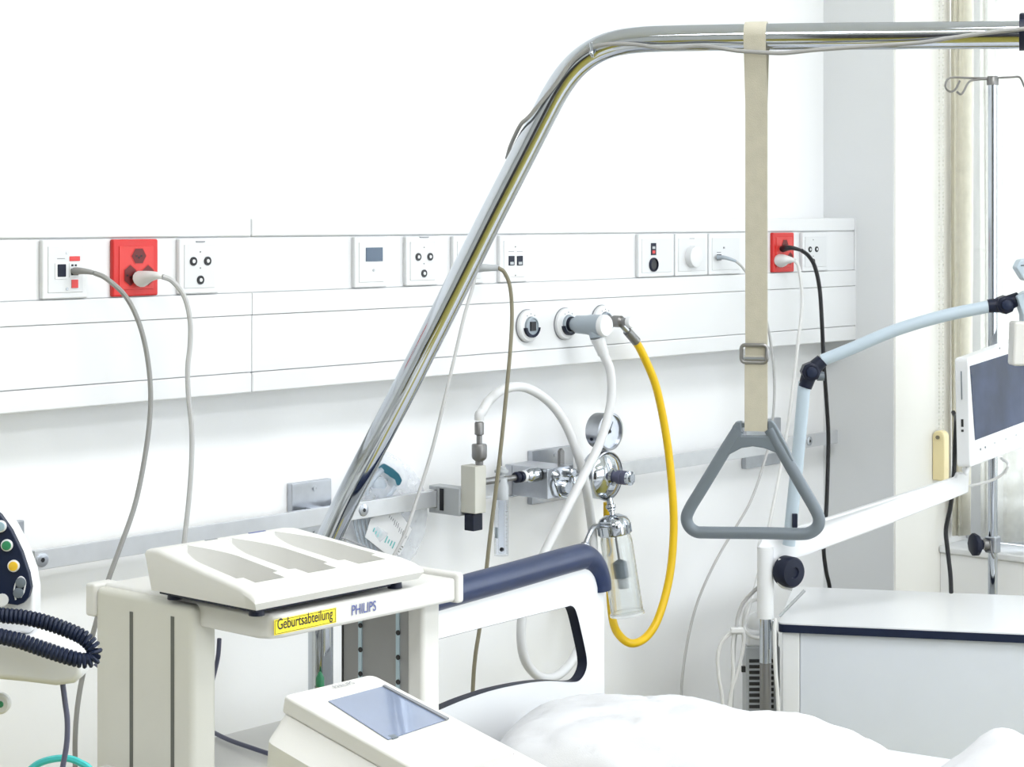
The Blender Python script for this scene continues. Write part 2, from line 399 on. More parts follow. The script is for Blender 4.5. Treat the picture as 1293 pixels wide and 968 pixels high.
def ring(t, name, px, py, r=.0063):
    x, z = wx(px, py), wz(px, py)
    mb = MB(); mb.lathe([(r, 0), (r, .0016), (r * .45, .0016), (r * .45, .0005)], (x, YI, z), N, 24, caps=False); o = mb.build(name, 'black', t)
    MB().lathe([(r * .42, 0), (r * .42, .0022), (r * .15, .0023)], (x, YI, z), N, 16).build('contact_pin', 'plate', o)
def slotbox(t, name, m, pl, pr_, pt, pb, h=.0006, bevel=0):
    pyc = (pt + pb) / 2
    return MB().box(wx(pl, pyc), wx(pr_, pyc), YI - h, YI + .002, wz(pl, pb), wz(pl, pt)).build(name, m, t, bevel=bevel)
# A data outlet, far left
t, a, b = outlet('data_outlet', 'white data outlet with two red tags, leftmost on the trunking', 'data outlet', 53.5, 111)
o = slotbox(t, 'socket_collar', 'plate', 68.5, 84, 332, 352.5, .001, .0006)
slotbox(t, 'network_port', 'dark', 71.5, 82, 333.5, 349.5, .0022, .001)
o = slotbox(t, 'socket_collar', 'plate', 86.5, 99, 332, 350, .001, .0006)
slotbox(t, 'network_port', 'black', 88.5, 97.5, 339, 347.5, .0016); slotbox(t, 'port_light', 'black', 88.8, 91.3, 333.5, 336, .0016); slotbox(t, 'port_light', 'black', 93.2, 95.5, 333.5, 336, .0016)
slotbox(t, 'red_tag', 'tagred', 87, 100, 323.5, 329.5, .0008); slotbox(t, 'red_tag', 'tagred', 89.5, 97.5, 353, 363.5, .0012)
slotbox(t, 'port_label', 'inkgrey', 71.5, 81, 326, 326.8, .0005)
for py in (319, 364.5):
    x, z = wx(84, py), wz(84, py); MB().lathe([(.002, 0), (.002, .0008)], (x, YI, z), N, 12).build('screw', 'steel', t)
# B / K red triple sockets
def hexa(x, z, r, sx=1, rot=0, f_=.0008): return [Vector((x + r * sx * math.cos(rot + k * PI / 3), YI - f_, z + r * math.sin(rot + k * PI / 3))) for k in range(6)]
def red_socket(label, pl, pr_, cells, plugs, fb=None):
    t, a, b = outlet('power_socket', label, 'power socket', pl, pr_, 'red', 'red2', .0095 if fb is None else .006, 'red emergency power sockets', zb=fb)
    for (px, py, r, rot, st) in cells:
        x, z = wx(px, py), wz(px, py)
        o = MB().prism(hexa(x, z, r, st, rot), (0, .0012, 0)).build('socket_recess', 'dred', t)
        pz = MB().prism(hexa(x, z, r * 1.13, st, rot, .0004), (0, .0007, 0)).build('recess_rim', 'red', t)
        for dx, dz in ((-.0042, 0), (.0042, 0), (0, -.0025)):
            MB().lathe([(.0016, .0009), (.0016, .0013)], (x + dx * (r / .012), YI, z + dz), N, 8).build('pin_hole', 'black', o)
    return t
red_socket('bright red triple power socket with one white plug, at the left end', 143, 200,
           [(174.5, 323, .0118, 0, 1.05), (163.5, 347.5, .0145, PI / 2, .78), (186, 347.5, .0145, PI / 2, .78)], None)
red_socket('small red power socket behind the strap, with a black and a white plug', 976.5, 1003,
           [(990.5, 309, .0115, 0, 1.0), (986, 329, .0125, PI / 2, .8), (997, 326, .0125, PI / 2, .8)], None)
# C, E, L ring sockets
def ring_outlet(label, pl, pr_, rings, hide=None, r=.0063):
    t, a, b = outlet('antenna_outlet', label, 'antenna outlet', pl, pr_, group='ring antenna outlets')
    for px, py in rings: ring(t, 'ring_contact', px, py, r)
    cxp = (rings[0][0] + rings[1][0]) / 2
    for py in (rings[0][1] - 12, rings[0][1] + 8.5):
        x, z = wx(cxp, py), wz(cxp, py); MB().lathe([(.0011, 0), (.0011, .0007)], (x, YI, z), N, 8).build('screw', 'greymetal', t)
    slotbox(t, 'printed_mark', 'inkgrey', cxp - 5, cxp + 6, rings[0][1] - 25.4, rings[0][1] - 24.2, .0005) if pr_ - pl > 35 else None
    return t
ring_outlet('white outlet with three black ring contacts, right of the left red socket', 226.5, 276.5, [(243.3, 329.8), (261.2, 329.3), (252.2, 353.3)])
ring_outlet('white outlet with three black ring contacts, right of the small thermostat display', 513, 553.5, [(527.3, 324.2), (542.2, 324), (534.6, 345)], r=.0062)
ring_outlet('white outlet with two small ring contacts at the trunking end', 1013.5, 1046, [(1022, 314.7), (1030.3, 314.5), (1026, 330)], r=.0058)
# D thermostat
t, a, b = outlet('thermostat', 'white room thermostat with a small grey blue display', 'thermostat', 448, 489)
slotbox(t, 'display', 'screen2', 461.3, 482.2, 312.5, 330, .0012, .0004)
x, z = wx(471, 341), wz(471, 341); MB().lathe([(.0022, 0), (.0022, .0012)], (x, YI, z), N, 14).build('button', 'lgrey', t)
# F outlet behind the trapeze pole
t, a, b = outlet('data_outlet', 'white data outlet half hidden behind the leaning chrome pole', 'data outlet', 572.5, 611)
slotbox(t, 'network_port', 'black', 588, 600, 333, 345, .001)
# G double network outlet
t, a, b = outlet('data_outlet', 'white double network outlet with two empty ports above the gas outlets', 'data outlet', 631.5, 666)
for px in (641.5, 652):
    slotbox(t, 'network_port', 'dark', px, px + 7, 323, 335, .0015, .0006); slotbox(t, 'port_contacts', 'lgrey', px + 1.3, px + 5.5, 330.5, 333.8, .002)
    slotbox(t, 'port_label', 'inkgrey', px, px + 7, 317, 317.7, .0004)
for py in (311.5, 347.5):
    x, z = wx(650, py), wz(650, py); MB().lathe([(.0013, 0), (.0013, .0007)], (x, YI, z), N, 8).build('screw', 'greymetal', t)
# H round socket with indicator
t, a, b = outlet('call_socket', 'white call socket with black round jack and small dark indicator', 'call socket', 806.5, 851.5)
slotbox(t, 'indicator', 'dark', 821.2, 827.5, 306.8, 322, .001); slotbox(t, 'indicator_light', 'lgrey', 822.6, 826, 311, 314.2, .0014); slotbox(t, 'indicator_light', 'tagred', 822.6, 826, 316, 320, .0014)
x, z = wx(824.2, 334), wz(824.2, 334)
o = MB().lathe([(.0128, 0), (.0128, .003), (.0105, .004), (.0102, .0015)], (x, YI, z), N, 28, caps=False).build('jack_ring', 'dark', t)
MB().lathe([(.0104, .0), (.0104, .0016)], (x, YI, z), N, 24).build('jack_hole', 'black', t)
# I dimmer
t, a, b = outlet('dimmer_switch', 'white rotary dimmer with round knob beside the call socket', 'dimmer switch', 853, 894)
x, z = wx(872.5, 324), wz(872.5, 324)
MB().lathe([(.0205, 0), (.0205, .003), (.0195, .012), (.017, .0135)], (x, YI, z), N, 36).build('knob', 'plate', t)
slotbox(t, 'printed_mark', 'inkgrey', 870, 876, 300.7, 301.4, .0005)
# J data outlet
t, a, b = outlet('data_outlet', 'white data outlet with a grey plug, just left of the beige strap', 'data outlet', 895.5, 936.5)
slotbox(t, 'network_port', 'black', 904.5, 909.5, 321, 328.5, .0015); slotbox(t, 'port_label', 'inkgrey', 904.5, 909.5, 318, 319, .0005)
slotbox(t, 'port_light', 'inkgrey', 912.5, 914.3, 311.5, 313.7, .0006)

# ================================================================== GAS OUTLETS
def gas_outlet(label, px, py, open_=True):
    p = WY(px, py, -.012); p.y = 0
    t = thing('gas_outlet', label, 'gas outlet', (p.x, 0, p.z - .027), 'round gas outlets on the trunking panel')
    MB().lathe([(.0275, -.002), (.0275, .007), (.0255, .0095), (.0165, .0105), (.0155, .008)], p, N, 40).build('bezel', 'plate', t)
    MB().lathe([(.0285, -.001), (.0285, .002)], p, N, 40).build('gasket', 'inkgrey', t)
    o = MB().lathe([(.0155, .004), (.0155, .0145), (.0135, .0155), (.0125, .012)], p, N, 28).build('quick_connector', 'gprobe' if open_ else 'dark', t)
    MB().lathe([(.0128, .010), (.0128, .0135)], p, N, 24).build('connector_core', 'gprobe', o)
    MB().box(p.x - .0065, p.x + .0065, -.0165, -.010, p.z - .008, p.z + .0075).build('key_hole', 'black', o)
    cr = [Vector((p.x + .0195 * math.cos(a), -.0098, p.z + .0195 * math.sin(a))) for a in [PI * (1.05 + .9 * k / 10) for k in range(11)]]
    cr += [Vector((p.x + .0150 * math.cos(a), -.0098, p.z + .0150 * math.sin(a))) for a in [PI * (1.95 - .9 * k / 10) for k in range(11)]]
    MB().prism(cr, N * .006).build('release_collar', 'dark', t)
    for k, dx in enumerate((-.0095, 0, .0095)):
        MB().lathe([(.0013, .0090), (.0013, .0103)], (p.x + dx, 0, p.z + .0205 - abs(dx) * .3), N, 8).build('print_dot', 'inkgrey', t)
    return p
g1 = gas_outlet('free round gas outlet with open dark connector, leftmost of three', 671.5, 411.5)
g2 = gas_outlet('round gas outlet holding the blue grey probe, in the middle', 719, 409)
g3 = gas_outlet('round gas outlet holding the metal probe of the yellow hose', 765.5, 405)

# ================================================================== MEDICAL RAIL
RY = .030      # rail front face
zr = (WY(60, 706, RY).z + WY(1040, 553.5, RY).z) / 2
rh = .0135
def rx(px, py=650): return WY(px, py, RY).x
t = thing('medical_rail', 'long brushed steel equipment rail below the trunking', 'equipment rail', (-.4, RY, zr - rh))
MB().box(rx(44, 708), rx(1058, 551), RY, RY + .010, zr - rh, zr + rh).build('rail_bar', 'alu', t, bevel=.001)
def bracket(pl, pr_, zo0, zo1, scr=True):
    a, b = rx(pl), rx(pr_)
    o = MB().box(a, b, WB - .012, WB - .0005, zr + zo0, zr + zo1).build('wall_bracket', 'steel', t, bevel=.0015)
    MB().box((a + b) / 2 - .012, (a + b) / 2 + .012, RY + .008, WB - .005, zr - .010, zr + .010).build('standoff', 'steel', t)
    for zz in ((zo1 - .012), (zo0 + .012)):
        MB().lathe([(.0045, 0), (.0045, .0015), (.002, .0015), (.002, .0008)], ((a + b) / 2 + .006, WB - .012, zr + zz), N, 14).build('screw', 'steel', o)
for pl, pr_, c in ((14, 52, 0), (390, 440, 0), (693, 745, 0), (962, 1006, 0)):
    bracket(pl, pr_, -.045, .050)
for px, py in ((53, 708), (459, 645), (1022, 557)):
    p = WY(px, py, RY)
    o = MB().lathe([(.0095, 0), (.0095, .0015), (.008, .002)], (p.x, RY, zr), N, 24).build('rail_screw', 'steel', t)
    MB().lathe([(.0034, .0018), (.0034, .0024)], (p.x, RY, zr), N, 6).build('hex_recess', 'black', o)

# ================================================================== GAS PROBES + HOSES
p2 = Vector((g2.x, -.012, g2.z))
t = thing('gas_probe', 'blue grey plastic gas probe with white cap in the middle outlet', 'gas probe', (p2.x, p2.y, p2.z - .05))
MB().lathe([(.0115, 0), (.0115, .012), (.0155, .018), (.0165, .040), (.0185, .052), (.0185, .074)], p2, N, 28).build('probe_body', 'gprobe', t)
MB().lathe([(.0118, -.002), (.0128, .004), (.0128, .009)], p2, N, 24).build('seal_ring', 'dark', t)
MB().lathe([(.0192, .074), (.0192, .080), (.017, .083)], p2, N, 28).build('end_cap', 'plate', t)
b0 = p2 + N * .060
b1 = WY(755, 437, b0.y - .006); b2 = WY(762, 447, b0.y - .006)
MB().cyl(b0, b0.lerp(b1, .62), .0165, .0125).build('outlet_branch', 'gprobe', t)
o = MB().cyl(b0.lerp(b1, .55), b2, .0128, .0098).build('hose_sleeve', 'plate', t)
sp = b0.lerp(b2, .82); vd = (CAM - sp).normalized()
MB().lathe([(.003, .0095), (.003, .0118)], sp, vd, 10).build('sleeve_clip', 'greymetal', o)
p3 = Vector((g3.x, -.010, g3.z))
t = thing('gas_probe', 'short metal gas probe with angled nipple in the right outlet', 'gas probe', (p3.x, p3.y, p3.z - .05))
MB().lathe([(.011, 0), (.011, .010), (.0085, .012), (.0085, .018), (.0105, .020), (.0105, .036), (.007, .040), (.007, .052)], p3, N, 20).build('probe_body', 'greymetal', t)
MB().lathe([(.0105, .052), (.0105, .058), (.009, .060)], p3, N, 24).build('end_cap', 'plate', t)
q0 = p3 + N * .030; q1 = WY(803.5, 431, q0.y - .004)
MB().cyl(q0, q0.lerp(q1, .55), .0055).build('nipple_pipe', 'steel', t)
MB().cyl(q0.lerp(q1, .48), q1, .0082, .0088).build('hose_ferrule', 'greymetal', t)
q2 = q0.lerp(q1, .93)
cable('yellow_hose', 'bright yellow vacuum hose hanging in a long loop under the metal probe', 'yellow',
      [q2, WY(813, 450, -.045), WY(829, 490, -.05), WY(842, 555, -.055), WY(849, 620, -.06), WY(850.5, 675, -.06), WY(845, 730, -.06), WY(832, 778, -.058), WY(817, 803, -.055), WY(799, 812, -.05), WY(784, 804, -.032), WY(774, 784, -.008), WY(770, 740, .004), WY(768, 690, .004), WY(767, 655, .004), WY(767, 634, .003)], .0074, 'hose', 14)
FXP = Vector((WY(600, 620, -.052).x * .22 + WY(614, 620, -.052).x * .78, -.042, WY(600, 589, -.042).z + .070))
cable('oxygen_hose', 'white hose looping from the blue grey probe down and back up', 'wplast',
      [b2 * 1.0, WY(771, 470, -.085), WY(771, 510, -.088), WY(757, 560, -.090), WY(733, 608, -.088), WY(708, 657, -.085), WY(684, 705, -.08), WY(664, 752, -.075), WY(658, 800, -.07), WY(664, 835, -.065), WY(683, 855, -.058), WY(705, 852, -.05), WY(725, 830, -.04), WY(741, 790, -.035), WY(750, 730, -.024), WY(749, 685, -.014), WY(746, 655, -.016), WY(740.5, 617, -.056), WY(731, 578, -.0585), WY(714, 535, -.052), WY(692, 506, -.044), WY(663, 489, -.038), WY(637, 491, -.036), WY(618, 505, -.036), WY(608.5, 520, -.040), Vector((FXP.x + .0005, FXP.y, FXP.z + .014)), FXP + UP * .0045], .0080, 'hose', 14)

# ================================================================== OXYGEN VALVE + FLOWMETER
yb = -.028
def W3(px, py, y=yb): return WY(px, py, y)
blk = W3(593, 620, -.010)
t = thing('oxygen_flowmeter', 'beige valve block with clear flow tube clamped on the rail', 'flowmeter', (blk.x, yb, W3(600, 700).z))
xa, xb = W3(600, 620, -.052).x, W3(614, 620, -.052).x
MB().box(xa, xb, -.052, -.020, W3(600, 649, -.052).z, W3(600, 589, -.052).z).build('valve_block', 'beige', t, bevel=.0015)
MB().box(xa - .004, xb - .004, -.0205, RY - .0006, zr - .024, zr + .021).box(xa - .004, xb - .004, RY - .0006, .048, zr + rh + .0006, zr + .021).box(xa - .004, xb - .004, RY - .0006, .048, zr - .024, zr - rh - .0006).build('rail_clamp', 'lgrey', t, bevel=.0015)
MB().box(xa - .0055, xa - .003, .014, .022, zr - .018, zr + .018).build('clamp_jaw', 'black', t)
MB().box(xa + .002, xb - .002, -.046, -.026, W3(595, 668).z, W3(595, 647).z).build('black_knob', 'dark', t, bevel=.001)
fx_ = xa + .78 * (xb - xa); fz = W3(600, 589, -.042).z; fy = -.042
MB().lathe([(.0065, 0), (.0065, .010), (.0115, .014), (.0125, .018), (.0125, .036), (.0115, .038)], (fx_, fy, fz - .002), UP, 10).build('hex_fitting', 'greymetal', t)
MB().lathe([(.0048, .036), (.0048, .052), (.0078, .054), (.0078, .072), (.0062, .074)], (fx_, fy, fz - .002), UP, 14).build('hose_nipple', 'greymetal', t)
ft = W3(633, 600)
MB().cyl((xb - .002, yb, ft.z - .006), (ft.x - .008, yb, ft.z - .006), .0058).build('inlet_pipe', 'greymetal', t)
MB().lathe([(.0125, 0), (.0125, .022), (.010, .026), (.010, .036)], (ft.x, yb, W3(633, 630).z), UP, 20).build('meter_head', 'lgrey', t)
MB().lathe([(.0055, 0), (.0055, .004), (.0115, .005), (.0115, .009), (.008, .010), (.008, .014)], (ft.x, yb, W3(633, 600).z), UP, 18).build('head_cap', 'lgrey', t)
MB().lathe([(.0016, 0), (.0010, .018)], (ft.x, yb, W3(633, 588).z), UP, 8).build('needle_stem', 'greymetal', t)
tz0, tz1 = W3(633, 701).z, W3(633, 629).z
ot = MB().lathe([(.0122, 0), (.0122, tz1 - tz0), (.0098, tz1 - tz0), (.0098, .003), (.0, .003)], (ft.x, yb, tz0), UP, 24).build('flow_tube', 'clearplast', t)
it = MB().lathe([(.0052, 0), (.0055, tz1 - tz0 - .008)], (ft.x, yb, tz0 + .004), UP, 16).build('inner_tube', 'clearplast', t)
MB().sphere((ft.x, yb - .001, tz0 + .010), .0037, 12).build('float_ball', 'black', t)
for k in range(10):
    z = tz0 + .018 + k * .0062
    MB().box(ft.x - .003, ft.x + (.003 if k % 2 else .001), yb - .0126, yb - .0120, z, z + .0007).build('scale_mark', 'inkgrey', ot)
MB().box(ft.x - .0128, ft.x - .0112, yb - .003, yb + .003, tz0 + .030, tz0 + .048).build('side_label', 'gprobe', ot)
hz = ft.z - .007
ex = W3(652, 610).x
MB().cyl((ft.x + .009, yb, hz), (ex, yb, hz), .0048).build('outlet_pipe', 'greymetal', t)
MB().lathe([(.0085, 0), (.0095, .002), (.0095, .006), (.007, .007), (.007, .010), (.0095, .011), (.0095, .016), (.0085, .018)], (ex - .003, yb, hz), X, 20).build('outlet_rings', 'dark', t)
MB().lathe([(.0095, 0), (.0098, .006), (.006, .0105)], (ex + .015, yb, hz), X, 20).build('outlet_cap', 'plate', t)
cx0 = ex + .024; cx1 = W3(690, 606, -.05).x
MB().lathe([(.0065, 0), (.0115, .006), (.0125, .014), (.0125, cx1 - cx0)], (cx0, yb, hz), X, 24).build('chrome_coupling', 'chrome', t)

# ================================================================== VACUUM REGULATOR
bl, br = W3(694, 610, -.055).x, W3(726, 610, -.055).x
t = thing('vacuum_regulator', 'chrome vacuum regulator with round pressure gauge on the rail', 'vacuum regulator', (bl, -.03, zr - .05))
zt_, zb_ = W3(700, 591, -.055).z, W3(700, 630, -.055).z
MB().box(bl, br, -.050, RY - .0006, zb_, zt_).box(bl, br, RY - .0006, .046, zr + rh + .0006, max(zt_, zr + rh + .004)).box(bl, br, RY - .0006, .046, min(zb_, zr - rh - .004), zr - rh - .0006).build('clamp_block', 'steel', t, bevel=.0015)
sx_ = bl + (br - bl) * .33
MB().lathe([(.0095, 0), (.0095, .002), (.004, .008)], (sx_, -.050, zt_ - .014), N, 20).build('clamp_screw', 'chrome', t)
MB().lathe([(.008, 0), (.008, .010), (.006, .012)], (br - .010, -.050, zt_ - .012), N, 20).build('clamp_screw', 'chrome', t)
mz = zt_ - .030
MB().tube([(sx_ - .006, -.053, zt_ - .018), (sx_ - .006, -.056, mz), (sx_ + .006, -.058, mz - .020), (br - .008, -.058, mz - .019), (br - .002, -.056, mz + .002), (br - .003, -.053, zt_ - .016)], .0022, 8).build('wire_bail', 'chrome', t)
MB().lathe([(.013, 0), (.013, .006), (.009, .010)], ((sx_ + br) / 2 + .001, -.048, mz - .006), N, 20).build('bail_boss', 'chrome', t)
lv = W3(709, 577, -.02)
MB().prism([Vector((lv.x - .0055, -.022, zt_ - .002)), Vector((lv.x + .0055, -.022, zt_ - .002)), Vector((lv.x + .0055, -.022, zt_ + .020)), Vector((lv.x, -.022, zt_ + .026)), Vector((lv.x - .0055, -.022, zt_ + .021))], Y * .006).build('clamp_lever', 'greymetal', t)
rc = WY(752, 599, .0)   # regulator axis origin
MB().cyl((br - .004, -.012, rc.z), (rc.x, -.012, rc.z), .009).build('link_pipe', 'steel', t)
MB().lathe([(.030, -.006), (.0425, .0), (.0425, .024), (.0405, .027), (.0395, .028), (.031, .036), (.016, .040), (.0135, .044)], rc, N, 44).build('regulator_body', 'chrome', t)
MB().lathe([(.0425, .0235), (.0437, .0245), (.0437, .0275), (.0415, .0285)], rc, N, 44, caps=False).build('rim_ring', 'steel', t)
kb = MB().lathe([(.0095, .040), (.0095, .050), (.0125, .052), (.0125, .060), (.0105, .061), (.0105, .064), (.0125, .065), (.0125, .074), (.0095, .076)], rc, N, 20).build('adjusting_knob', 'dcable', t)
MB().lathe([(.0128, .074), (.0128, .079), (.007, .080), (.007, .083)], rc, N, 20).build('knob_tip', 'chrome', kb)
gc = WY(754, 543, .0)
MB().cyl((gc.x + .004, -.014, rc.z + .035), (gc.x + .004, -.014, gc.z - .025), .0075).build('gauge_neck', 'steel', t)
ga = (N + RT * .0 + X * -.05).normalized()
MB().lathe([(.026, -.004), (.0315, .0), (.0325, .026), (.0335, .027), (.0335, .032), (.0295, .033), (.0295, .029)], gc, ga, 40).build('gauge_housing', 'steel', t)
MB().cyl(gc + X * -.0285 + N * .012 - UP * .012, gc + X * -.0318 + N * .012 - UP * .0125, .003, n=10).build('housing_screw', 'dark', t)
gf = MB().lathe([(.0292, .026), (.0292, .0285)], gc, ga, 36).build('gauge_dial', 'plate', t)
gu = X; 
for k in range(13):
    a = math.radians(-40 + 260 * k / 12); d = Vector((math.cos(a), 0, math.sin(a))); c = gc + ga * .0288 + d * .0235
    tdir = ga.cross(d).normalized()
    MB().obox(c, d, tdir, ga, .003, .0006, .0002).build('scale_mark', 'ink', gf)
d = Vector((.5, 0, .85)).normalized(); MB().obox(gc + ga * .0292 + d * .008, d, ga.cross(d), ga, .013, .0009, .0003).build('gauge_needle', 'ink', gf)
MB().lathe([(.003, .0286), (.003, .031)], gc, ga, 12).build('needle_hub', 'ink', gf)
# suction jar hanging below
j0 = WY(770, 632, -.030); j1 = WY(774, 655, -.040); j2 = WY(792.5, 776, -.062)
ax = (j2 - j1).normalized(); L = (j2 - j1).length
t = thing('suction_jar', 'clear glass suction jar with chrome cap hanging under the regulator', 'suction jar', (j2.x, j2.y, j2.z))
MB().lathe([(.006, -.004), (.006, .006), (.009, .008), (.009, .013), (.0065, .015), (.0065, .018), (.0045, .019), (.0045, .04)], j0, j1 - j0, 16).build('hanger_fitting', 'chrome', t)
MB().lathe([(.012, -.008), (.024, -.002), (.029, .006), (.0295, .010), (.0295, .026), (.028, .028)], j1, ax, 40).build('jar_cap', 'chrome', t)
for k in range(14):
    a = 2 * PI * k / 14; u, v = frame(ax); dd = u * math.cos(a) + v * math.sin(a)
    MB().obox(j1 + ax * .018 + dd * .0297, ax, ax.cross(dd), dd, .0075, .0022, .0010).build('cap_grip', 'chrome', t)
o = MB().lathe([(.0245, .026), (.0270, .032), (.0285, .040), (.0290, L - .006), (.0310, L - .004), (.0310, L), (.0270, L + .001), (.0, L + .001), (.0, L - .006), (.0262, L - .006), (.0262, .042), (.0230, .030)], j1, ax, 44, caps=False).build('glass_jar', 'glass', t)
MB().lathe([(.0020, .010), (.0020, .082)], j1, ax, 10).build('float_rod', 'greymetal', t)
MB().lathe([(.004, .072), (.0128, .077), (.0128, .104), (.004, .105)], j1 , ax, 24).build('float_body', 'gplast', t)
MB().lathe([(.0100, .105), (.0100, .122), (.008, .123)], j1 + RT * .001, ax, 20).build('float_foot', 'lgrey', t)
u = -RT
MB().tube([j1 + ax * .020 + u * .012, j1 + ax * .045 + u * .012, j1 + ax * .056 + u * .012, j1 + ax * .066 + u * .017], .0019, 8).build('inlet_hook', 'greymetal', t)
s0 = j1 + ax * .012 + u * .026
s1, s2, s3 = WY(749, 666, -.058), WY(741.5, 681, -.060), WY(738, 692, -.060)
MB().tube([s0, s1, s2, s3], .0045, 10).build('inlet_spout', 'steel', t)
MB().lathe([(.0055, -.002), (.0085, 0), (.0085, .004), (.0055, .005), (.0055, .009), (.0075, .010), (.0075, .013), (.004, .014), (.004, .030)], s2.lerp(s3, .5), s3 - s2, 14).build('spout_coupling', 'steel', t)

# ================================================================== TRAPEZE POLE
P0 = D(405, 690, 2.80)
AD = (RT * .966 - FW * .259).normalized(); AN = AD.cross(UP).normalized()
def TP(px, py): return PL(px, py, P0, AN)
TR = .0180
base = Vector((P0.x, P0.y, 0))
t = thing('trapeze_pole', 'bent chrome bed trapeze pole leaning up to a horizontal arm', 'trapeze pole', base)
pts = [base + UP * .05, Vector((P0.x, P0.y, .9)), Vector((P0.x, P0.y, TP(405, 735).z)), TP(408, 705), TP(414, 684), TP(428, 652), TP(441.5, 624), TP(478, 553), TP(516, 480), TP(569.5, 375), TP(622, 270), TP(662, 192.5), TP(690, 138), TP(702, 116), TP(716, 95), TP(733, 77), TP(754, 63), TP(778, 54.5), TP(805, 50.5), TP(840, 48.7), TP(950, 46.8), TP(1120, 45.2), TP(1288, 44), TP(1330, 43.5)]
MB().tube(pts, TR, 32, 8).build('pole_tube', 'chrome', t)
MB().lathe([(.028, 0), (.028, .02), (.022, .022), (.022, .32)], base + UP * .45, UP, 24).build('pole_socket', 'dark', t)
e0 = TP(1287, 44)
MB().lathe([(.0205, 0), (.0205, .012), (.015, .014)], e0, AD, 28).build('stop_collar', 'dark', t)
MB().obox(e0 + AD * .004 + UP * .018, AD, UP, AN, .004, .010, .006).build('stop_tab', 'dark', t, bevel=.003)
tp = TP(747, 63)
MB().obox(tp - AN * -.0 + (CAM - tp).normalized() * .0292, (TP(747, 48) - TP(749, 66)).normalized(), AD, (CAM - tp).normalized(), .0105, .0022, .002).build('cable_clip', 'chrome', t, bevel=.001)
MB().sphere(TP(746.5, 67) + (CAM - tp).normalized() * .0310, .0034, 10).build('clip_head', 'chrome', t)
# cable wound along the trapeze
def TC(px, py, k=.0238):
    p = TP(px, py); return p + (CAM - p).normalized() * k
cable('trapeze_cable', 'thin grey cable wound along the chrome trapeze pole', 'gcable',
      [TC(640, 200, -.024), TC(645, 183, -.012), TC(657, 158, .012), TC(670, 145, .0225), TC(700, 108), TC(722, 78), TC(744, 62), TC(765, 56), TC(800, 56), TC(840, 61), TC(880, 58), TC(905, 60), TC(930, 64), TC(960, 66), TC(990, 67), TC(1030, 63), TC(1100, 58), TC(1160, 54), TC(1200, 48), TC(1250, 41, .0245), TC(1287, 37, .027), TC(1300, 36, .027)], .0028)

# strap + handle
sa = TP(941.5, 47); sb_ = TP(969, 47); sc_ = (sa + sb_) / 2; SWD = (sb_ - sa).length
toC = (-AN if (CAM - sc_).dot(-AN) > 0 else AN)
def strap_profile(r):
    pr = []
    for k in range(13):
        a = PI * k / 12; pr.append((math.cos(a) * r, math.sin(a) * r))
    return pr
yS = TP(955, 540).z
t = thing('hanging_trapeze', 'grey triangular grab handle on a beige strap hanging from the pole', 'hanging trapeze', (sc_.x, sc_.y, TP(950, 680).z))
mb = MB()
outer = [(.0035, yS - sc_.z), (.0035, -.09)] + [(c, s) for c, s in strap_profile(TR + .003)] + [(-.0035, -.09), (-.0035, yS - sc_.z)]
inner = [(.0008, yS - sc_.z), (.0008, -.094)] + [(c, s) for c, s in strap_profile(TR + .0006)] + [(-.0008, -.094), (-.0008, yS - sc_.z)]
n = len(outer); vs = []
for s in (-1, 1):
    for pr in (outer, inner):
        vs += [sc_ + AD * (s * SWD / 2) + toC * c + UP * z for c, z in pr]
fs = []
for k in range(n - 1):
    fs += [(k, k + 1, 2 * n + k + 1, 2 * n + k), (n + k, 3 * n + k, 3 * n + k + 1, n + k + 1), (k, n + k, n + k + 1, k + 1), (2 * n + k, 2 * n + k + 1, 3 * n + k + 1, 3 * n + k)]
mb.add(vs, fs); mb.build('strap', 'strap', t)
# doubled upper layer of webbing
dz0, dz1 = TP(955, 160).z, TP(955, 70).z
MB().obox(sc_ + toC * .0135 + UP * ((dz0 + dz1) / 2 - sc_.z), AD, UP, toC, .001, .001, .001)
MB().obox(Vector((sc_.x, sc_.y, (TP(955, 452).z + yS) / 2)) + toC * .0045, AD, UP, toC, SWD / 2 * 1.04, (TP(955, 452).z - yS) / 2 + .004, .0012).build('strap_end', 'strap', t)
# buckle
bz0, bz1 = TP(953, 459).z, TP(953, 432.5).z; bw = (TP(971.5, 445) - TP(934.5, 445)).length / 2; bc = TP(953, 446)
loop = []
bh = (bz1 - bz0) / 2 - .0025; bww = bw - .0025; rr = .005
for cx_, cz_, a0 in ((bww - rr, bh - rr, 0), (-bww + rr, bh - rr, PI / 2), (-bww + rr, -bh + rr, PI), (bww - rr, -bh + rr, 1.5 * PI)):
    for k in range(5):
        a = a0 + k * PI / 8; loop.append(Vector((bc.x, bc.y, bc.z)) + AD * (cx_ + rr * math.cos(a)) + UP * (cz_ + rr * math.sin(a)) + toC * .0062)
bo = MB().tube(loop, .0026, 8, smooth=False, closed=True); bo.build('buckle', 'greymetal', t)
MB().obox(bc + toC * .0062 - UP * .006, AD, UP, toC, bww - .003, .0016, .0014).build('buckle_bar', 'steel', t)
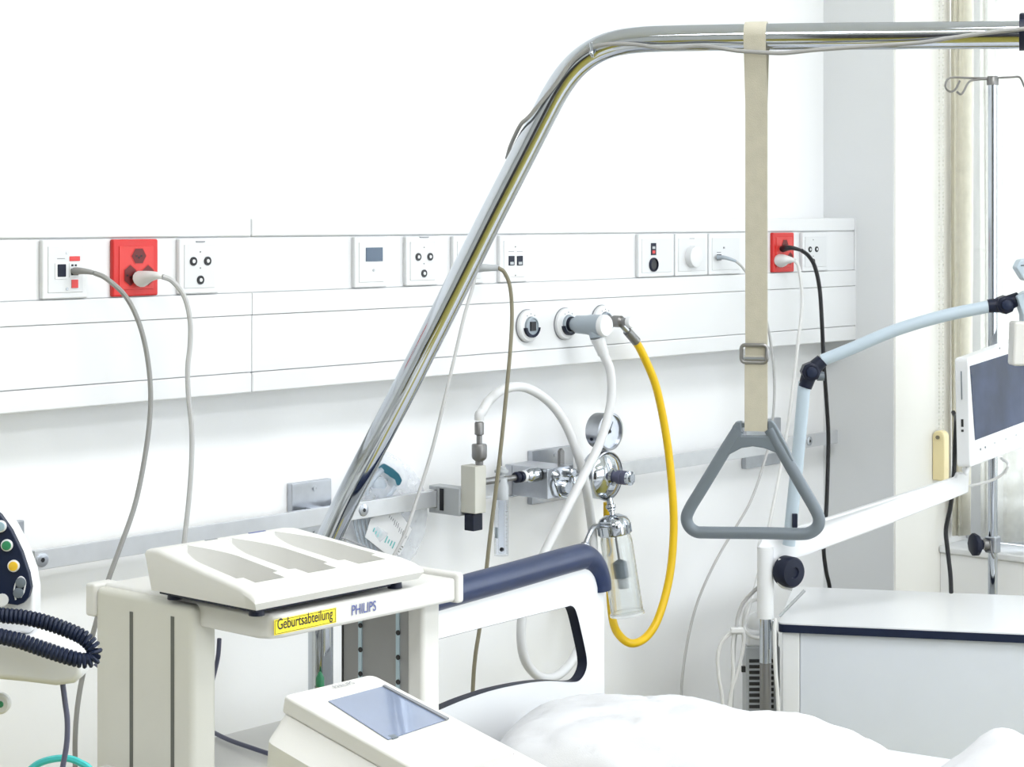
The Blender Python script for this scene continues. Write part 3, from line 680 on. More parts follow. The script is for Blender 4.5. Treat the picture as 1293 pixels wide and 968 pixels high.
# handle
def HP(px, py): return TP(px, py)
hp = [HP(*q) for q in ((933, 541), (917, 566), (900, 594), (883, 622), (872, 640), (867, 653), (870, 664), (879, 671), (892, 672), (930, 672.5), (975, 673), (1010, 674), (1023, 672), (1032, 665), (1034, 654), (1028, 640), (1014, 616), (999, 590), (983, 562), (972, 541))]
MB().tube(hp, .0082, 16, 6).build('handle_ring', 'gplast', t)
yoke = [HP(*q) for q in ((926, 537), (930, 531.5), (937, 531), (937.5, 549.5), (970, 549.5), (970, 530.5), (975, 530.5), (980, 536), (996, 566), (1003, 582), (993, 581), (980, 571), (965, 565), (951, 563), (937, 565), (922, 573), (911, 583), (904, 585), (910, 572))]
MB().prism([p - toC * .006 for p in yoke], toC * .012).build('handle_yoke', 'gplast', t, bevel=.002)
MB().obox(HP(953, 537), AD, UP, toC, (HP(970, 537) - HP(936, 537)).length / 2, .0028, .0028).build('strap_pin', 'gplast', t)

# ================================================================== BED
HB = D(640, 720, 2.80); hdir = (FW * math.cos(math.radians(32.7)) + RT * math.sin(math.radians(32.7))).normalized()
hn = Vector((hdir.y, -hdir.x, 0)).normalized()          # towards the foot of the bed
def BP(px, py, off=0.0): return PL(px, py, HB + hn * off, hn)
def bedpt(s, d, z): return Vector((HB.x, HB.y, 0)) + hdir * s + hn * d + UP * z
s_of = lambda p: (p - HB).dot(hdir)
t = thing('hospital_bed', 'white hospital bed with navy bumper rail on its head panel', 'bed', bedpt(0, .9, 0))
zc = lambda px, py: BP(px, py).z
# head panel outline (in panel plane: s, z) with hand opening
sR = s_of(BP(757, 800)); sL = s_of(BP(486, 800))
top = lambda s: zc(640, 752) if False else None
pA, pB = BP(560, 787), BP(700, 744)
zt0 = (pA.z + pB.z) / 2 + .024
out_ = [(sL, .62), (sL, zt0 - .05)] + [(sL + .05 - .05 * math.cos(a), zt0 - .05 + .05 * math.sin(a)) for a in [PI / 2 * k / 6 for k in range(1, 7)]] + \
       [(sR - .05 + .05 * math.sin(a), zt0 - .05 + .05 * math.cos(a)) for a in [PI / 2 * k / 6 for k in range(0, 7)]] + [(sR + .002, .62)]
hpx = [(536, 808.5), (600, 792), (660, 777), (706, 766), (716, 764), (722, 772), (729, 800), (735, 830), (734, 845), (727, 857), (716, 860), (690, 858.5), (660, 861), (620, 869), (585, 880), (560, 890), (530, 903)]
hole = [(s_of(q), q.z) for q in spline([BP(*q) for q in hpx], 4)]
hole = [(sL + .035, hole[0][1] + .0)] + hole + [(sL + .035, hole[-1][1] - .01)]
bm = bmesh.new()
def loop2(pts_):
    v = [bm.verts.new(bedpt(s, 0, z)) for s, z in pts_]
    return [bm.edges.new((v[i], v[(i + 1) % len(v)])) for i in range(len(v))]
ed = loop2(out_) + loop2(hole)
bmesh.ops.triangle_fill(bm, use_beauty=True, edges=ed)
mb = MB(); bm.verts.index_update(); mb.add([v.co.copy() for v in bm.verts], [tuple(v.index for v in f.verts) for f in bm.faces]); bm.free()
o = mb.build('head_panel', 'wpanel', t, smooth=False, thick=.016)
# liner around the opening
mb = MB(); n = len(hole)
lv_ = [bedpt(s, d, z) for d in (-.0081, .0081) for s, z in hole]
cs = sum(s for s, z in hole) / n; czz = sum(z for s, z in hole) / n
lin = [bedpt(s + (cs - s) * .004, d, z + (czz - z) * .004) for d in (-.0085, .0085) for s, z in hole]
vs = lv_ + lin; fs = []
for k in range(n):
    q = (k + 1) % n
    fs += [(2 * n + k, 2 * n + q, 3 * n + q, 3 * n + k), (n + k, n + q, 3 * n + q, 3 * n + k), (k, q, 2 * n + q, 2 * n + k)]
MB().add(vs, fs).build('opening_liner', 'dark', t)
# navy bumper
bz = zc(640, 728.5)
bump_pts = [bedpt(sL - .012, 0, zt0 - .055), bedpt(sL - .010, 0, bz - .022), bedpt(sL + .012, 0, bz), bedpt(sL + .06, 0, bz + .001), bedpt(0, 0, bz), bedpt(sR - .085, 0, bz), bedpt(sR - .045, 0, bz - .003), bedpt(sR - .018, 0, bz - .020), bedpt(sR - .004, 0, bz - .044), bedpt(sR - .002, 0, bz - .058)]
MB().tube(bump_pts, .0195, 24, 8).build('bumper', 'navy', t)
# frame, mattress, legs
BW = .72; s0 = sL + .01
def bb(name, m, s_a, s_b, d_a, d_b, z_a, z_b, bevel=.004):
    return MB().obox(bedpt((s_a + s_b) / 2, (d_a + d_b) / 2, (z_a + z_b) / 2), hdir, hn, UP, (s_b - s_a) / 2, (d_b - d_a) / 2, (z_b - z_a) / 2).build(name, m, t, bevel=bevel)
bb('bed_frame', 'wpanel', s0, s0 + BW, -.01, 2.05, .55, .67)
bb('mattress', 'linen', s0 + .02, s0 + BW - .02, .06, 2.02, .67, .82, .03)
bb('foot_panel', 'wpanel', s0, s0 + BW, 2.05, 2.08, .45, 1.0, .01)
for sa_ in (s0 + .06, s0 + BW - .06):
    for da in (.12, 1.95):
        bb('leg', 'steel', sa_ - .02, sa_ + .02, da - .02, da + .02, .10, .56)
        MB().lathe([(.05, -.016), (.055, -.012), (.055, .012), (.05, .016)], bedpt(sa_, da, .055), hdir, 20).build('castor', 'dark', t)
# ---- pillow and duvet
def soft(name, label, cat, c, ax_, ay_, hx, hy, hz, seed, wr_=.01, tilt=0, nu=72, nv=56, pinch=.5, zmin=.822, extra=None):
    c = Vector(c)
    def height(u, v, top):
        a = max(0, 1 - abs(u) ** 3.2) ** pinch * max(0, 1 - abs(v) ** 3.2) ** pinch
        return a
    vs = []; fs = []
    for side in (1, -1):
        for j in range(nv + 1):
            for i in range(nu + 1):
                u = -1 + 2 * i / nu; v = -1 + 2 * j / nv
                h = height(u, v, side)
                cu = u * (1 - .06 * (1 - abs(v)) * 0) * (1 - .05 * v * v); cv = v * (1 - .06 * u * u)
                p = c + ax_ * (cu * hx) + ay_ * (cv * hy)
                q = Vector((u * 2.2 + seed, v * 2.2, seed * 1.7))
                w_ = noise.fractal(q * 1.6, 1.0, 2.0, 4) * wr_ * min(1, h * 2)
                cre = abs(noise.noise(q * 2.3 + Vector((3, 1, 0)))); w_ -= max(0, .12 - cre) * wr_ * 5 * h
                e = extra(u, v) if (extra and side > 0) else 0
                p = p + UP * (side * h * hz * (1 if side > 0 else .55) + (w_ if side > 0 else 0) + e + tilt * u)
                p.z = max(p.z, zmin if side < 0 else zmin + .001)
                vs.append(p)
        b = 0 if side > 0 else (nu + 1) * (nv + 1)
        for j in range(nv):
            for i in range(nu):
                fs.append((b + j * (nu + 1) + i, b + j * (nu + 1) + i + 1, b + (j + 1) * (nu + 1) + i + 1, b + (j + 1) * (nu + 1) + i))
    o = MB().add(vs, fs); ob = o.build(name, 'linen')
    bm = bmesh.new(); bm.from_mesh(ob.data); bmesh.ops.remove_doubles(bm, verts=bm.verts, dist=.0004); bmesh.ops.recalc_face_normals(bm, faces=bm.faces); bm.to_mesh(ob.data); bm.free()
    ob.data.polygons.foreach_set('use_smooth', [True] * len(ob.data.polygons))
    return tag(ob, label, cat)
pc_ = WZ(905, 985, .86)
pc_ = pc_ + hn * .0 - AD * .018
soft('pillow', 'plump white pillow at the head of the bed', 'pillow', (pc_.x, pc_.y, .858), AD, AN if AN.dot(FW) > 0 else -AN, .275, .165, .088, 1.9, .007, tilt=-.019)
dc = Vector((-.052, -.932, 0)) + hn * .165
soft('duvet', 'folded white duvet corner rising beside the pillow', 'duvet', (dc.x, dc.y, .832), hn, hdir, .25, .095, .022, 5.1, .006,
     extra=lambda u, v: .056 * math.exp(-((u + .66) ** 2 / .05 + v ** 2 / .35)))

# ================================================================== PHILIPS CART
XF = D(340, 790, 2.2); cx0, cyF = XF.x, XF.y
LX = .306; xR = cx0 + LX; cyM = cyF + .1185; cyB = cyF + .3008
zS = CAM.z - (777 - CY) / F * 2.2; zS0 = CAM.z - (810 - CY) / F * 2.2
t = thing('equipment_cart', 'beige equipment cart with slotted side column and yellow sticker', 'equipment cart', ((cx0 + xR) / 2, (cyF + cyB) / 2, 0))
cut = .022
poly = [Vector((cx0, cyB, zS0)), Vector((cx0, cyF + cut, zS0)), Vector((cx0 + cut * .3, cyF + cut * .3, zS0)), Vector((cx0 + cut, cyF, zS0)), Vector((xR, cyF, zS0)), Vector((xR, cyB, zS0))]
MB().prism(poly, UP * (zS - zS0)).build('top_shelf', 'beigel', t, bevel=.005)
MB().box(xR - .003, xR + .010, cyF - .004, cyM, zS0 - .002, zS + .006).build('shelf_end_trim', 'beigel', t, bevel=.004)
zC = CAM.z - (763 - CY) / F * 2.28
c1 = MB().box(cx0 - .012, cx0 + .026, cyM, cyB, .09, zC).build('side_column', 'beige', t, bevel=.008, seg=4)
for k, px in enumerate((166, 218)):
    p = WX(px, 850, cx0 - .012); zs = WX(px, 772 if k == 0 else 778, cx0 - .012).z
    MB().box(cx0 - .0126, cx0 - .0100, p.y - .003, p.y + .003, .15, zs).build('column_slot', 'slot', c1)
q = WX(129, 770, cx0)
MB().box(cx0 - .016, cx0 + .02, cyB - .004, cyB + .014, zC - .036, zC + .004).build('column_clip', 'beigel', t, bevel=.004)
xc = xR - .030
yq0, yq1 = WX(516, 850, xc).y, WX(432, 850, xc).y
c2 = MB().box(xc, xR - .004, yq0, yq1, .09, zS0 + .001).build('side_column', 'beiged', t, bevel=.001)
MB().box(xc - .004, xR - .002, yq0 - .028, yq0, .09, zS0 + .001).build('front_post', 'beigel', t, bevel=.006, seg=4)
for px in (455.5, 503):
    p = WX(px, 820, xc); o = MB().box(xc - .0018, xc + .002, p.y - .0028, p.y + .0028, .12, zS0).build('slotted_strip', 'bluestrip', c2)
for px in (455.5, 503):
    p = WX(px, 820, xc)
    for k in range(7):
        z = zS0 - .012 - k * .0305
        MB().lathe([(.0032, 0), (.0032, .0016), (.0022, .0016)], (xc - .0018, p.y - .002, z), -X, 10).build('strip_bolt', 'ink', c2)
p = WX(433, 820, xc); MB().box(xc - .0012, xc + .002, p.y - .0012, p.y + .0012, .12, zS0).build('panel_gap', 'ink', c2)
# lower shelf, base and castors
MB().box(cx0 - .17, xR - .03, cyF - .48, cyB - .02, .925, .945).build('lower_shelf', 'beigel', t, bevel=.006)
MB().box(cx0 - .05, xR + .0, cyF - .30, cyB, .08, .12).build('base_frame', 'beige', t, bevel=.008)
for x in (cx0, xR - .06):
    for y in (cyF - .26, cyB - .05):
        MB().lathe([(.036, -.014), (.040, -.010), (.040, .010), (.036, .014)], (x, y, .040), X, 18).build('castor', 'dark', t)
# sticker and lettering on the shelf front
fz_ = lambda px, py: WY(px, py, cyF)
a, b = fz_(346, 792), fz_(424, 778)
st = MB().box(a.x, b.x, cyF - .0008, cyF, zS0 + .006, zS - .006).build('sticker', 'ystick', t)
bd = MB()
for z in (zS0 + .007, zS - .0074): bd.box(a.x + .001, b.x - .001, cyF - .0011, cyF - .0007, z, z + .0005)
for x in (a.x + .001, b.x - .0015): bd.box(x, x + .0005, cyF - .0011, cyF - .0007, zS0 + .007, zS - .007)
bd.build('sticker_border', 'ink', st)
text('Geburtsabteilung', 'sticker_text', 'ink', st, (a.x + .0035, cyF - .0010, zS0 + .0118), X, UP, .0172, sx=.715, bold=.008)
a = fz_(443, 776)
text('PHILIPS', 'lettering', 'inkblue', t, (a.x, cyF - .0006, zS0 + .0105), X, UP, .0165, sx=.77, bold=.012)

# ---- transducer base station on the cart
zs1 = zS + .0005
Ysd = Vector((0, 1, 0))
bx0 = WZ(200, 752, zs1 + .010).x
fl = WZ(322, 769, zs1 + .012); fr = WZ(527, 722, zs1 + .018); bl_ = WZ(195, 748, zs1 + .02)
LXs, LYs = .268, .192
ox, oy = fl.x, fl.y                                     # front-left corner
t = thing('transducer_station', 'pale beige transducer charging station with three recesses on the cart', 'charging station', (ox + LXs / 2, oy + LYs / 2, zs1))
for dx, dy in ((.02, .02), (LXs - .03, .02), (.02, LYs - .03), (LXs - .06, LYs - .03)):
    MB().lathe([(.009, 0), (.008, .010)], (ox + dx, oy + dy, zs1), UP, 14).build('rubber_foot', 'dark', t)
zlow = zs1 + .009
def side(y):                      # upper profile height by distance from the front edge
    ks = [(0, .014), (.010, .019), (.026, .024), (.09, .035), (.152, .046), (.172, .0495), (LYs, .0485)]
    for (a0, h0), (a1, h1) in zip(ks, ks[1:]):
        if y <= a1: return h0 + (h1 - h0) * (y - a0) / (a1 - a0)
    return ks[-1][1]
slots = [(.018, .084), (.101, .167), (.184, .250)]      # x ranges of the recesses
Y0, Y1 = .030, .170
def wid(y):
    tt = min(1, max(0, (y - Y0) / (Y1 - Y0)))
    if tt < .14: return .70
    if tt < .15: return .70 + .30 * (tt - .14) / .01
    if tt < .58: return 1.0
    return max(.14, 1 - ((tt - .58) / .42) ** 1.6 * .88)
ys = [0, .001, .002, .0035, .005, .007, .010, .016, .022, .027, Y0, Y0 + .0008]
ys += [Y0 + .0008 + (Y1 - Y0 - .0016) * k / 60 for k in range(1, 60)] + [Y0 + (Y1 - Y0) * .14, Y0 + (Y1 - Y0) * .1501]
ys += [Y1 - .0008, Y1, .174, .180] + [LYs - q for q in (.007, .005, .0035, .002, .001, 0)]
ys = sorted(ys)
def row(y):
    xs = [(q, 0) for q in (0, .001, .002, .0035, .005, .007, .010)]
    prev = .010
    for a0, a1 in slots:
        xm = (a0 + a1) / 2; w_ = (a1 - a0) / 2 * wid(y); l, r_ = xm - w_, xm + w_
        xs += [(prev + (l - prev) * q, 0) for q in (.35, .7)] + [(l, 0), (l + .0008, 1)] + [(l + .0008 + (r_ - l - .0016) * q, 1) for q in (.25, .5, .75)] + [(r_ - .0008, 1), (r_, 0)]
        prev = r_
    xs += [(prev + (LXs - .010 - prev) * .5, 0)] + [(LXs - q, 0) for q in (.010, .007, .005, .0035, .002, .001, 0)]
    return xs
vs = []; fs = []; ny = len(ys) - 1; nx = len(row(0)) - 1
for y in ys:
    tt = (y - Y0) / (Y1 - Y0)
    for x, ins in row(y):
        z = zlow + side(y)
        if ins and Y0 < y - .0004 and y + .0004 < Y1: z = zlow + .0065 + .004 * max(0, tt)
        z = max(z, zlow + .006)
        e = min(x, LXs - x, y, LYs - y); r = .007
        if e < r: z -= (r - math.sqrt(max(0, r * r - (r - e) ** 2))) * .8
        vs.append(Vector((ox + x * (1 - .20 * y / LYs), oy + y, z)))
for j in range(ny):
    for i in range(nx):
        fs.append((j * (nx + 1) + i, j * (nx + 1) + i + 1, (j + 1) * (nx + 1) + i + 1, (j + 1) * (nx + 1) + i))
rim = [i for i in range(nx + 1)] + [j * (nx + 1) + nx for j in range(1, ny + 1)] + [ny * (nx + 1) + i for i in range(nx - 1, -1, -1)] + [j * (nx + 1) for j in range(ny - 1, 0, -1)]
nb = len(vs); cxm, cym = ox + LXs / 2, oy + LYs / 2
vs += [Vector((cxm + (vs[k].x - cxm) * .955, cym + (vs[k].y - cym) * .95, zlow)) for k in rim]
for a0 in range(len(rim)):
    b0_ = (a0 + 1) % len(rim); fs.append((rim[a0], rim[b0_], nb + b0_, nb + a0))
fs.append(tuple(range(nb, nb + len(rim))))
MB().add(vs, fs).build('station_body', 'beigel', t)
MB().box(ox + .012, ox + LXs - .045, oy + .012, oy + LYs - .012, zlow - .004, zlow + .003).build('base_plate', 'dark', t)
for (x, y, l) in ((.240, .075, .05), (.08, .178, .018), (.15, .180, .026)):
    if l < .04: MB().box(ox + x, ox + x + l, oy + y, oy + y + .003, zlow + .0485, zlow + .0498).build('printed_mark', 'inkblue' if l > .02 else 'inkgrey', t)
    else: MB().obox((ox + x + .004, oy + y + .02, zlow + side(y + .02) + .0002), X, Vector((0, 1, .16)).normalized(), UP, .0016, .022, .0006).build('status_slot', 'inkgrey', t)

# ================================================================== FETAL MONITOR
mc = D(470, 851, 2.06)                                    # back right top corner
tiltv = Vector((0, -1, -.22)).normalized(); up2 = X.cross(-tiltv).normalized()
if up2.z < 0: up2 = -up2
def MT(px, py, off=0): return PL(px, py, mc + up2 * off, up2)
t = thing('fetal_monitor', 'white fetal monitor with tilted grey blue screen at the bottom', 'fetal monitor', (mc.x - .06, mc.y - .15, .945))
def rounded(pts_, r, n=6):
    out = []; m = len(pts_)
    for i in range(m):
        p, a, b = pts_[i], pts_[i - 1], pts_[(i + 1) % m]
        rr = r[i] if isinstance(r, (list, tuple)) else r
        d1 = (a - p); d2 = (b - p); k1 = p + d1.normalized() * min(rr, d1.length * .45); k2 = p + d2.normalized() * min(rr, d2.length * .45)
        for k in range(n + 1):
            s = k / n; out.append(k1 * (1 - s) ** 2 + p * 2 * s * (1 - s) + k2 * s * s)
    return out
bez = [MT(365, 884), MT(472, 848), MT(664, 968), MT(740, 1010), MT(590, 1060), MT(492, 975)]
bez = [MT(362, 884), MT(472, 848), MT(668, 972), MT(520, 990)]
# rectangle aligned with the tilted axes
lx = X; ly = tiltv
o0 = MT(470, 850); wA = (MT(366, 882) - o0).dot(lx); wl = -wA
Ln = .30
rect = [o0 + lx * 0, o0 - lx * wl, o0 - lx * wl + ly * (Ln * .68), o0 + lx * 0 + ly * (Ln * .68)]
MB().prism(rounded(rect, [.012, .006, .008, .006]), -up2 * .018).build('screen_bezel', 'beigel', t, bevel=.003)
scr = [MT(414.5, 885.5, .0004), MT(483, 867, .0004), MT(563, 909, .0004), MT(490, 934, .0004)]
pz = MB().prism(scr, up2 * .0008).build('screen', 'screen3', t)
sc2 = [MT(483, 866.5, .0012), MT(486, 865.5, .0012), MT(567, 907.5, .0012), MT(563, 909, .0012)]
MB().prism(sc2, up2 * .0015).build('screen_edge', 'inkgrey', t)
MB().prism([MT(490, 929.5, .0003), MT(497, 927.5, .0003), MT(503, 931, .0003), MT(496, 933.5, .0003)], up2 * .001).build('menu_button', 'gplast', t)
a = MT(423, 870, .0002)
text('PHILIPS', 'lettering', 'inkgrey', t, a, lx, -ly, .0095, ext=.0012, sx=.95)
# body below the bezel: wider towards the left, reaching the lower shelf
B0 = rect[0] - up2 * .018
bw0 = -wl - .035
low = .946
tp_ = [rect[0] - up2 * .016 + ly * .0, rect[1] - up2 * .016 + lx * .004, rect[2] - up2 * .016 + lx * .004 + ly * .05, rect[3] - up2 * .016 + ly * .05]
md = [p + lx * (-.028 if k in (1, 2) else .02) - UP * .024 for k, p in enumerate(tp_)]
bt = [Vector((p.x + (-.016 if k in (1, 2) else .01), p.y, low)) for k, p in enumerate(md)]
vs = rounded(tp_, .012) ; n = len(vs); vs2 = rounded(md, .018); vs3 = rounded(bt, .018)
shoulder = MB().add(vs + vs2, [tuple(range(n))] + [(k, (k + 1) % n, n + (k + 1) % n, n + k) for k in range(n)])
shoulder.build('upper_housing', 'beigel', t)
MB().add(vs2 + vs3, [(k, (k + 1) % n, n + (k + 1) % n, n + k) for k in range(n)] + [tuple(range(n, 2 * n))]).build('lower_housing', 'beige', t)
# paper drawer in front of the screen: stepped cover
r2 = [rect[3] + lx * .022 - ly * .035 - up2 * .012, rect[2] + lx * .03 - ly * .004 - up2 * .012, rect[2] + lx * .03 + ly * .10 - up2 * .012, rect[3] + lx * .022 + ly * .10 - up2 * .012]
MB().prism(rounded(r2, .006), -up2 * .03).build('paper_drawer', 'beigel', t, bevel=.003)
dl = MB().obox(r2[0].lerp(r2[1], .35) + ly * .012 + up2 * .0004, lx, ly, up2, .03, .0012, .0006); dl.build('drawer_gap', 'ink', t)

# ================================================================== LEFT CONSOLE WITH COILED CORD
DL = 1.85
cpl = lambda px, py, k=0: D(px, py, DL + k)
t = thing('control_console', 'navy button console with white housing at the left edge', 'control console', Vector((D(-60, 900, DL).x, D(-60, 900, DL).y, 0)))
ol = [(-70, 604), (-20, 630), (1, 645), (15, 667), (29, 694), (39, 721), (43, 745), (43, 790), (38, 800), (-70, 800)]
MB().prism([cpl(*q, .008) for q in ol], FW * .03).build('console_housing', 'plate', t, bevel=.004)
fc = [(-65, 608), (-22, 634), (0, 650), (14, 670), (27, 697), (36, 724), (39, 742), (36, 754), (30, 761), (22, 764), (-65, 752)]
MB().prism([cpl(*q) for q in fc], FW * .0095).build('keypad', 'navy2', t, bevel=.001)
for px, py, m in ((1, 664, 'lblue'), (9, 688, 'green'), (17.5, 714, 'amber')):
    c = cpl(px, py); 
    o = MB().lathe([(.0056, 0), (.0056, .0018), (.0045, .0024)], c, -FW, 24).build('button_ring', 'plate', t)
    MB().lathe([(.0046, .001), (.0042, .0036), (.002, .004)], c, -FW, 20).build('push_button', m, o)
for px, py in ((26.5, 735), (23.5, 748)):
    MB().lathe([(.0048, 0), (.0048, .002), (.003, .0026)], cpl(px, py), -FW, 20).build('push_button', 'gplast', t)
MB().tube([cpl(20, 757), cpl(18, 744), cpl(22, 732), cpl(27, 728), cpl(32, 734), cpl(30, 747), cpl(26, 754)], .0008, 6, closed=False).build('rocker_outline', 'plate', t)
MB().lathe([(.006, 0), (.006, .002)], cpl(3, 757), -FW, 16).build('push_button', 'plate', t)
# white arm under it
arm = [(-80, 806), (0, 808), (60, 812), (98, 826), (105, 842), (102, 856), (92, 864), (70, 867), (30, 862), (-80, 852)]
MB().prism([cpl(*q, -.02) for q in arm], FW * .07).build('support_arm', 'plate', t, bevel=.007, seg=4)
bs = cpl(-75, 830, .02)
MB().cyl((bs.x, bs.y, .05), (bs.x, bs.y, bs.z + .06), .022, n=20).build('stand_post', 'steel', t)
MB().lathe([(.20, 0), (.20, .02), (.05, .05)], (bs.x, bs.y, 0), UP, 30).build('stand_base', 'wpanel', t)
MB().obox(cpl(-62, 780, .03), RT, UP, FW, .01, .06, .012).build('console_bracket', 'plate', t)
# coiled cord
path = spline([cpl(-40, 768, -.035), cpl(0, 776, -.036), cpl(30, 779, -.036), cpl(60, 786, -.037), cpl(90, 797, -.038), cpl(107, 806, -.040), cpl(118, 818, -.042), cpl(119, 829, -.044), cpl(108, 834, -.047), cpl(88, 830, -.050), cpl(57, 820, -.05), cpl(25, 809, -.05), cpl(0, 803, -.05), cpl(-40, 792, -.05)], 10)
Ls = [0]
for a, b in zip(path, path[1:]): Ls.append(Ls[-1] + (b - a).length)
tot = Ls[-1]; turns = int(tot / .0041); hel = []
import bisect
for k in range(turns * 9 + 1):
    s = tot * k / (turns * 9); i = min(bisect.bisect_right(Ls, s) - 1, len(path) - 2)
    f_ = (s - Ls[i]) / max(1e-9, Ls[i + 1] - Ls[i]); p = path[i].lerp(path[i + 1], f_)
    d = (path[min(i + 2, len(path) - 1)] - path[max(i - 1, 0)]).normalized(); u_, v_ = frame(d)
    a = 2 * PI * k / 9; hel.append(p + (u_ * math.cos(a) + v_ * math.sin(a)) * .0055)
co = MB().tube(hel, .0021, 6, smooth=False).build('coiled_cord', 'navy2'); tag(co, 'thick black coiled cord looped on the white console arm', 'cord')
cable('console_cable', 'thin dark blue cable hanging down from the white console arm', 'dcable', [cpl(79, 862, .0), cpl(82, 885), cpl(85, 910), cpl(84, 940), cpl(78, 975), cpl(72, 1020), cpl(60, 1100)], .0026)
cable('teal_tube', 'teal plastic tube curving up at the bottom left', 'tealt', [cpl(20, 1060, .1), cpl(30, 990, .1), cpl(45, 966, .1), cpl(75, 957, .1), cpl(100, 962, .1), cpl(118, 982, .1), cpl(125, 1060, .1)], .0036, 'tube')
gl = cpl(0, 888, .03)
MB().lathe([(.010, 0), (.010, .005), (.008, .007)], gl + FW * .004, -FW, 24).build('light_bezel', 'plate', t)
MB().lathe([(.0032, .007), (.0025, .009)], gl + FW * .004 + RT * .001, -FW, 16).build('status_light', 'green', t)
MB().cyl(gl + FW * .010, cpl(-75, 888, .04), .006).build('light_stem', 'plate', t)

# ================================================================== BAG WITH MASK
yB = .022
t = thing('packaged_mask', 'clear plastic bag with teal breathing mask hanging behind the rail', 'packaged mask', WY(490, 700, yB))
def bagpt(px, py, y): return WY(px, py, y)
ob = [(452, 590), (470, 572), (490, 570), (515, 585), (530, 605), (538, 625), (540, 650), (536, 675), (525, 700), (505, 722), (470, 722), (445, 706), (436, 680), (436, 640), (442, 610)]
def bagfn(sd):
    vs = []; fs = []; n = len(ob); c = Vector((489, 648, 0)); R = 9
    for k in range(R + 1):
        f_ = k / R
        for i, (px, py) in enumerate(ob):
            x = c.x + (px - c.x) * f_; y = c.y + (py - c.y) * f_
            q = Vector((x * .045, y * .045, sd * 5.0))
            dpt = (1 - f_ ** 2) * .016 + noise.noise(q) * .007 * (1 - f_ ** 6) + noise.noise(q * 2.6) * .003
            vs.append(bagpt(x, y, .060 + sd * abs(dpt) if sd > 0 else .060 - abs(dpt)))
    for k in range(R):
        for i in range(n):
            j = (i + 1) % n; fs.append((k * n + i, k * n + j, (k + 1) * n + j, (k + 1) * n + i))
    return MB().add(vs, fs)
for sd in (-1, 1):
    bagfn(sd).build('bag_film', 'bag', t, smooth=True)
mk = [(478, 590), (487, 585), (497, 591), (505, 598), (509, 606), (506, 613), (498, 616), (494, 608), (489, 600), (482, 595)]
MB().prism([bagpt(px, py, .050) for px, py in mk], Y * .012).build('mask_cushion', 'teal', t, bevel=.003)
MB().tube([bagpt(482, 593, .050), bagpt(470, 606, .050), bagpt(462, 622, .052), bagpt(472, 632, .052), bagpt(488, 626, .050), bagpt(498, 615, .050)], .005, 10).build('mask_rim', 'maskfilm', t)
MB().sphere(bagpt(478, 614, .052), .017, 16, (1, .5, 1)).build('mask_dome', 'maskfilm', t)
for k in range(5):
    MB().tube([bagpt(446 + k * 5, 648, .048), bagpt(450 + k * 5, 672, .046), bagpt(458 + k * 4, 694, .048), bagpt(470 + k * 3, 712, .05)], .0022, 6).build('tubing', 'maskfilm', t)
# paper label
lab = [(468, 655), (500, 640), (520, 668), (505, 700), (494, 704), (461, 678)]
lb = MB().prism([bagpt(px, py, .0432) for px, py in lab], Y * .0006).build('paper_label', 'plate', t, smooth=False)
lo, lx1 = bagpt(471.5, 670, .0428), bagpt(497, 690, .0428)
ldx = (lx1 - lo).normalized(); ldu = ldx.cross(N); ldu = ldu if ldu.z > 0 else -ldu
lw = (lx1 - lo).length
for k in range(9):
    if k == 4: continue
    c = lo + ldx * (lw * k / 8.2); h = .0034 + .0012 * ((k * 7) % 3)
    MB().obox(c + ldu * .002, ldx, ldu, N, .0011, h, .0002).build('teal_print', 'tealink', lb)
for r_ in range(3):
    for k in range(6):
        c = bagpt(492 + r_ * 6 + k * 2.2, 652 + r_ * 9 + k * 2, .0428); MB().obox(c, ldx, ldu, N, .0005, .0022, .0002).build('grey_print', 'inkgrey', lb)
for k in range(4):
    c = bagpt(501 + k * 2.3, 699 - k * 3, .0426); MB().obox(c, ldx, ldu, N, .0024, .0006, .0002).build('barcode_bar', 'ink', lb)

# ================================================================== CABLES AND PLUGS ON THE TRUNKING
def plug(name, label, m, pts, rad, cat='plug', flat=.8, group=None):
    o = MB().tube(pts, rad, 14, 6, flat=flat).build(name, m); return tag(o, label, cat, group)
pa = [WY(95, 342, -.010), WY(103, 342, -.024), WY(112, 343, -.034), WY(119, 344.5, -.042)]
plug('network_plug', 'grey network plug in the leftmost data outlet', 'gcable', pa, lambda s: .0065 - .003 * s)
cable('network_cable', 'long grey network cable hanging from the leftmost data outlet', 'gcable',
      [pa[-1], WY(135, 352, -.055), WY(160, 376, -.065), WY(178, 415, -.07), WY(188, 465, -.07), WY(190, 515, -.07), WY(184, 570, -.07), WY(171, 635, -.07), WY(152, 690, -.07), WY(134, 740, -.07), WY(120, 790, -.06), WY(106, 845, -.05), WY(98, 890, -.05), WY(95, 930, -.05), WY(95, 968, -.05), WY(96, 1060, -.05), WY(97, 1300, -.05)], .0034)
pb = [WY(178, 352, -.012), WY(184, 350, -.022), WY(191, 348.5, -.034), WY(199, 348, -.046), WY(205, 349, -.052)]
plug('power_plug', 'white power plug in the large left red socket', 'wcable', pb, lambda s: .0105 * (1 - s) ** 1.2 + .0042, flat=.8)
cable('power_cable', 'white power cable hanging from the large left red socket', 'lcable',
      [pb[-1], WY(218, 355, -.058), WY(233, 375, -.062), WY(240, 405, -.065), WY(240, 435, -.065), WY(237, 465, -.065), WY(238, 500, -.065), WY(242, 540, -.065), WY(242, 580, -.065), WY(239, 625, -.065), WY(234, 672, -.065), WY(229, 720, -.065), WY(226, 780, -.06), WY(226, 900, -.06), WY(228, 1200, -.06)], .0037)
pf = [WY(596, 339, -.010), WY(608, 338, -.028), WY(616, 338, -.038), WY(629, 338, -.052)]
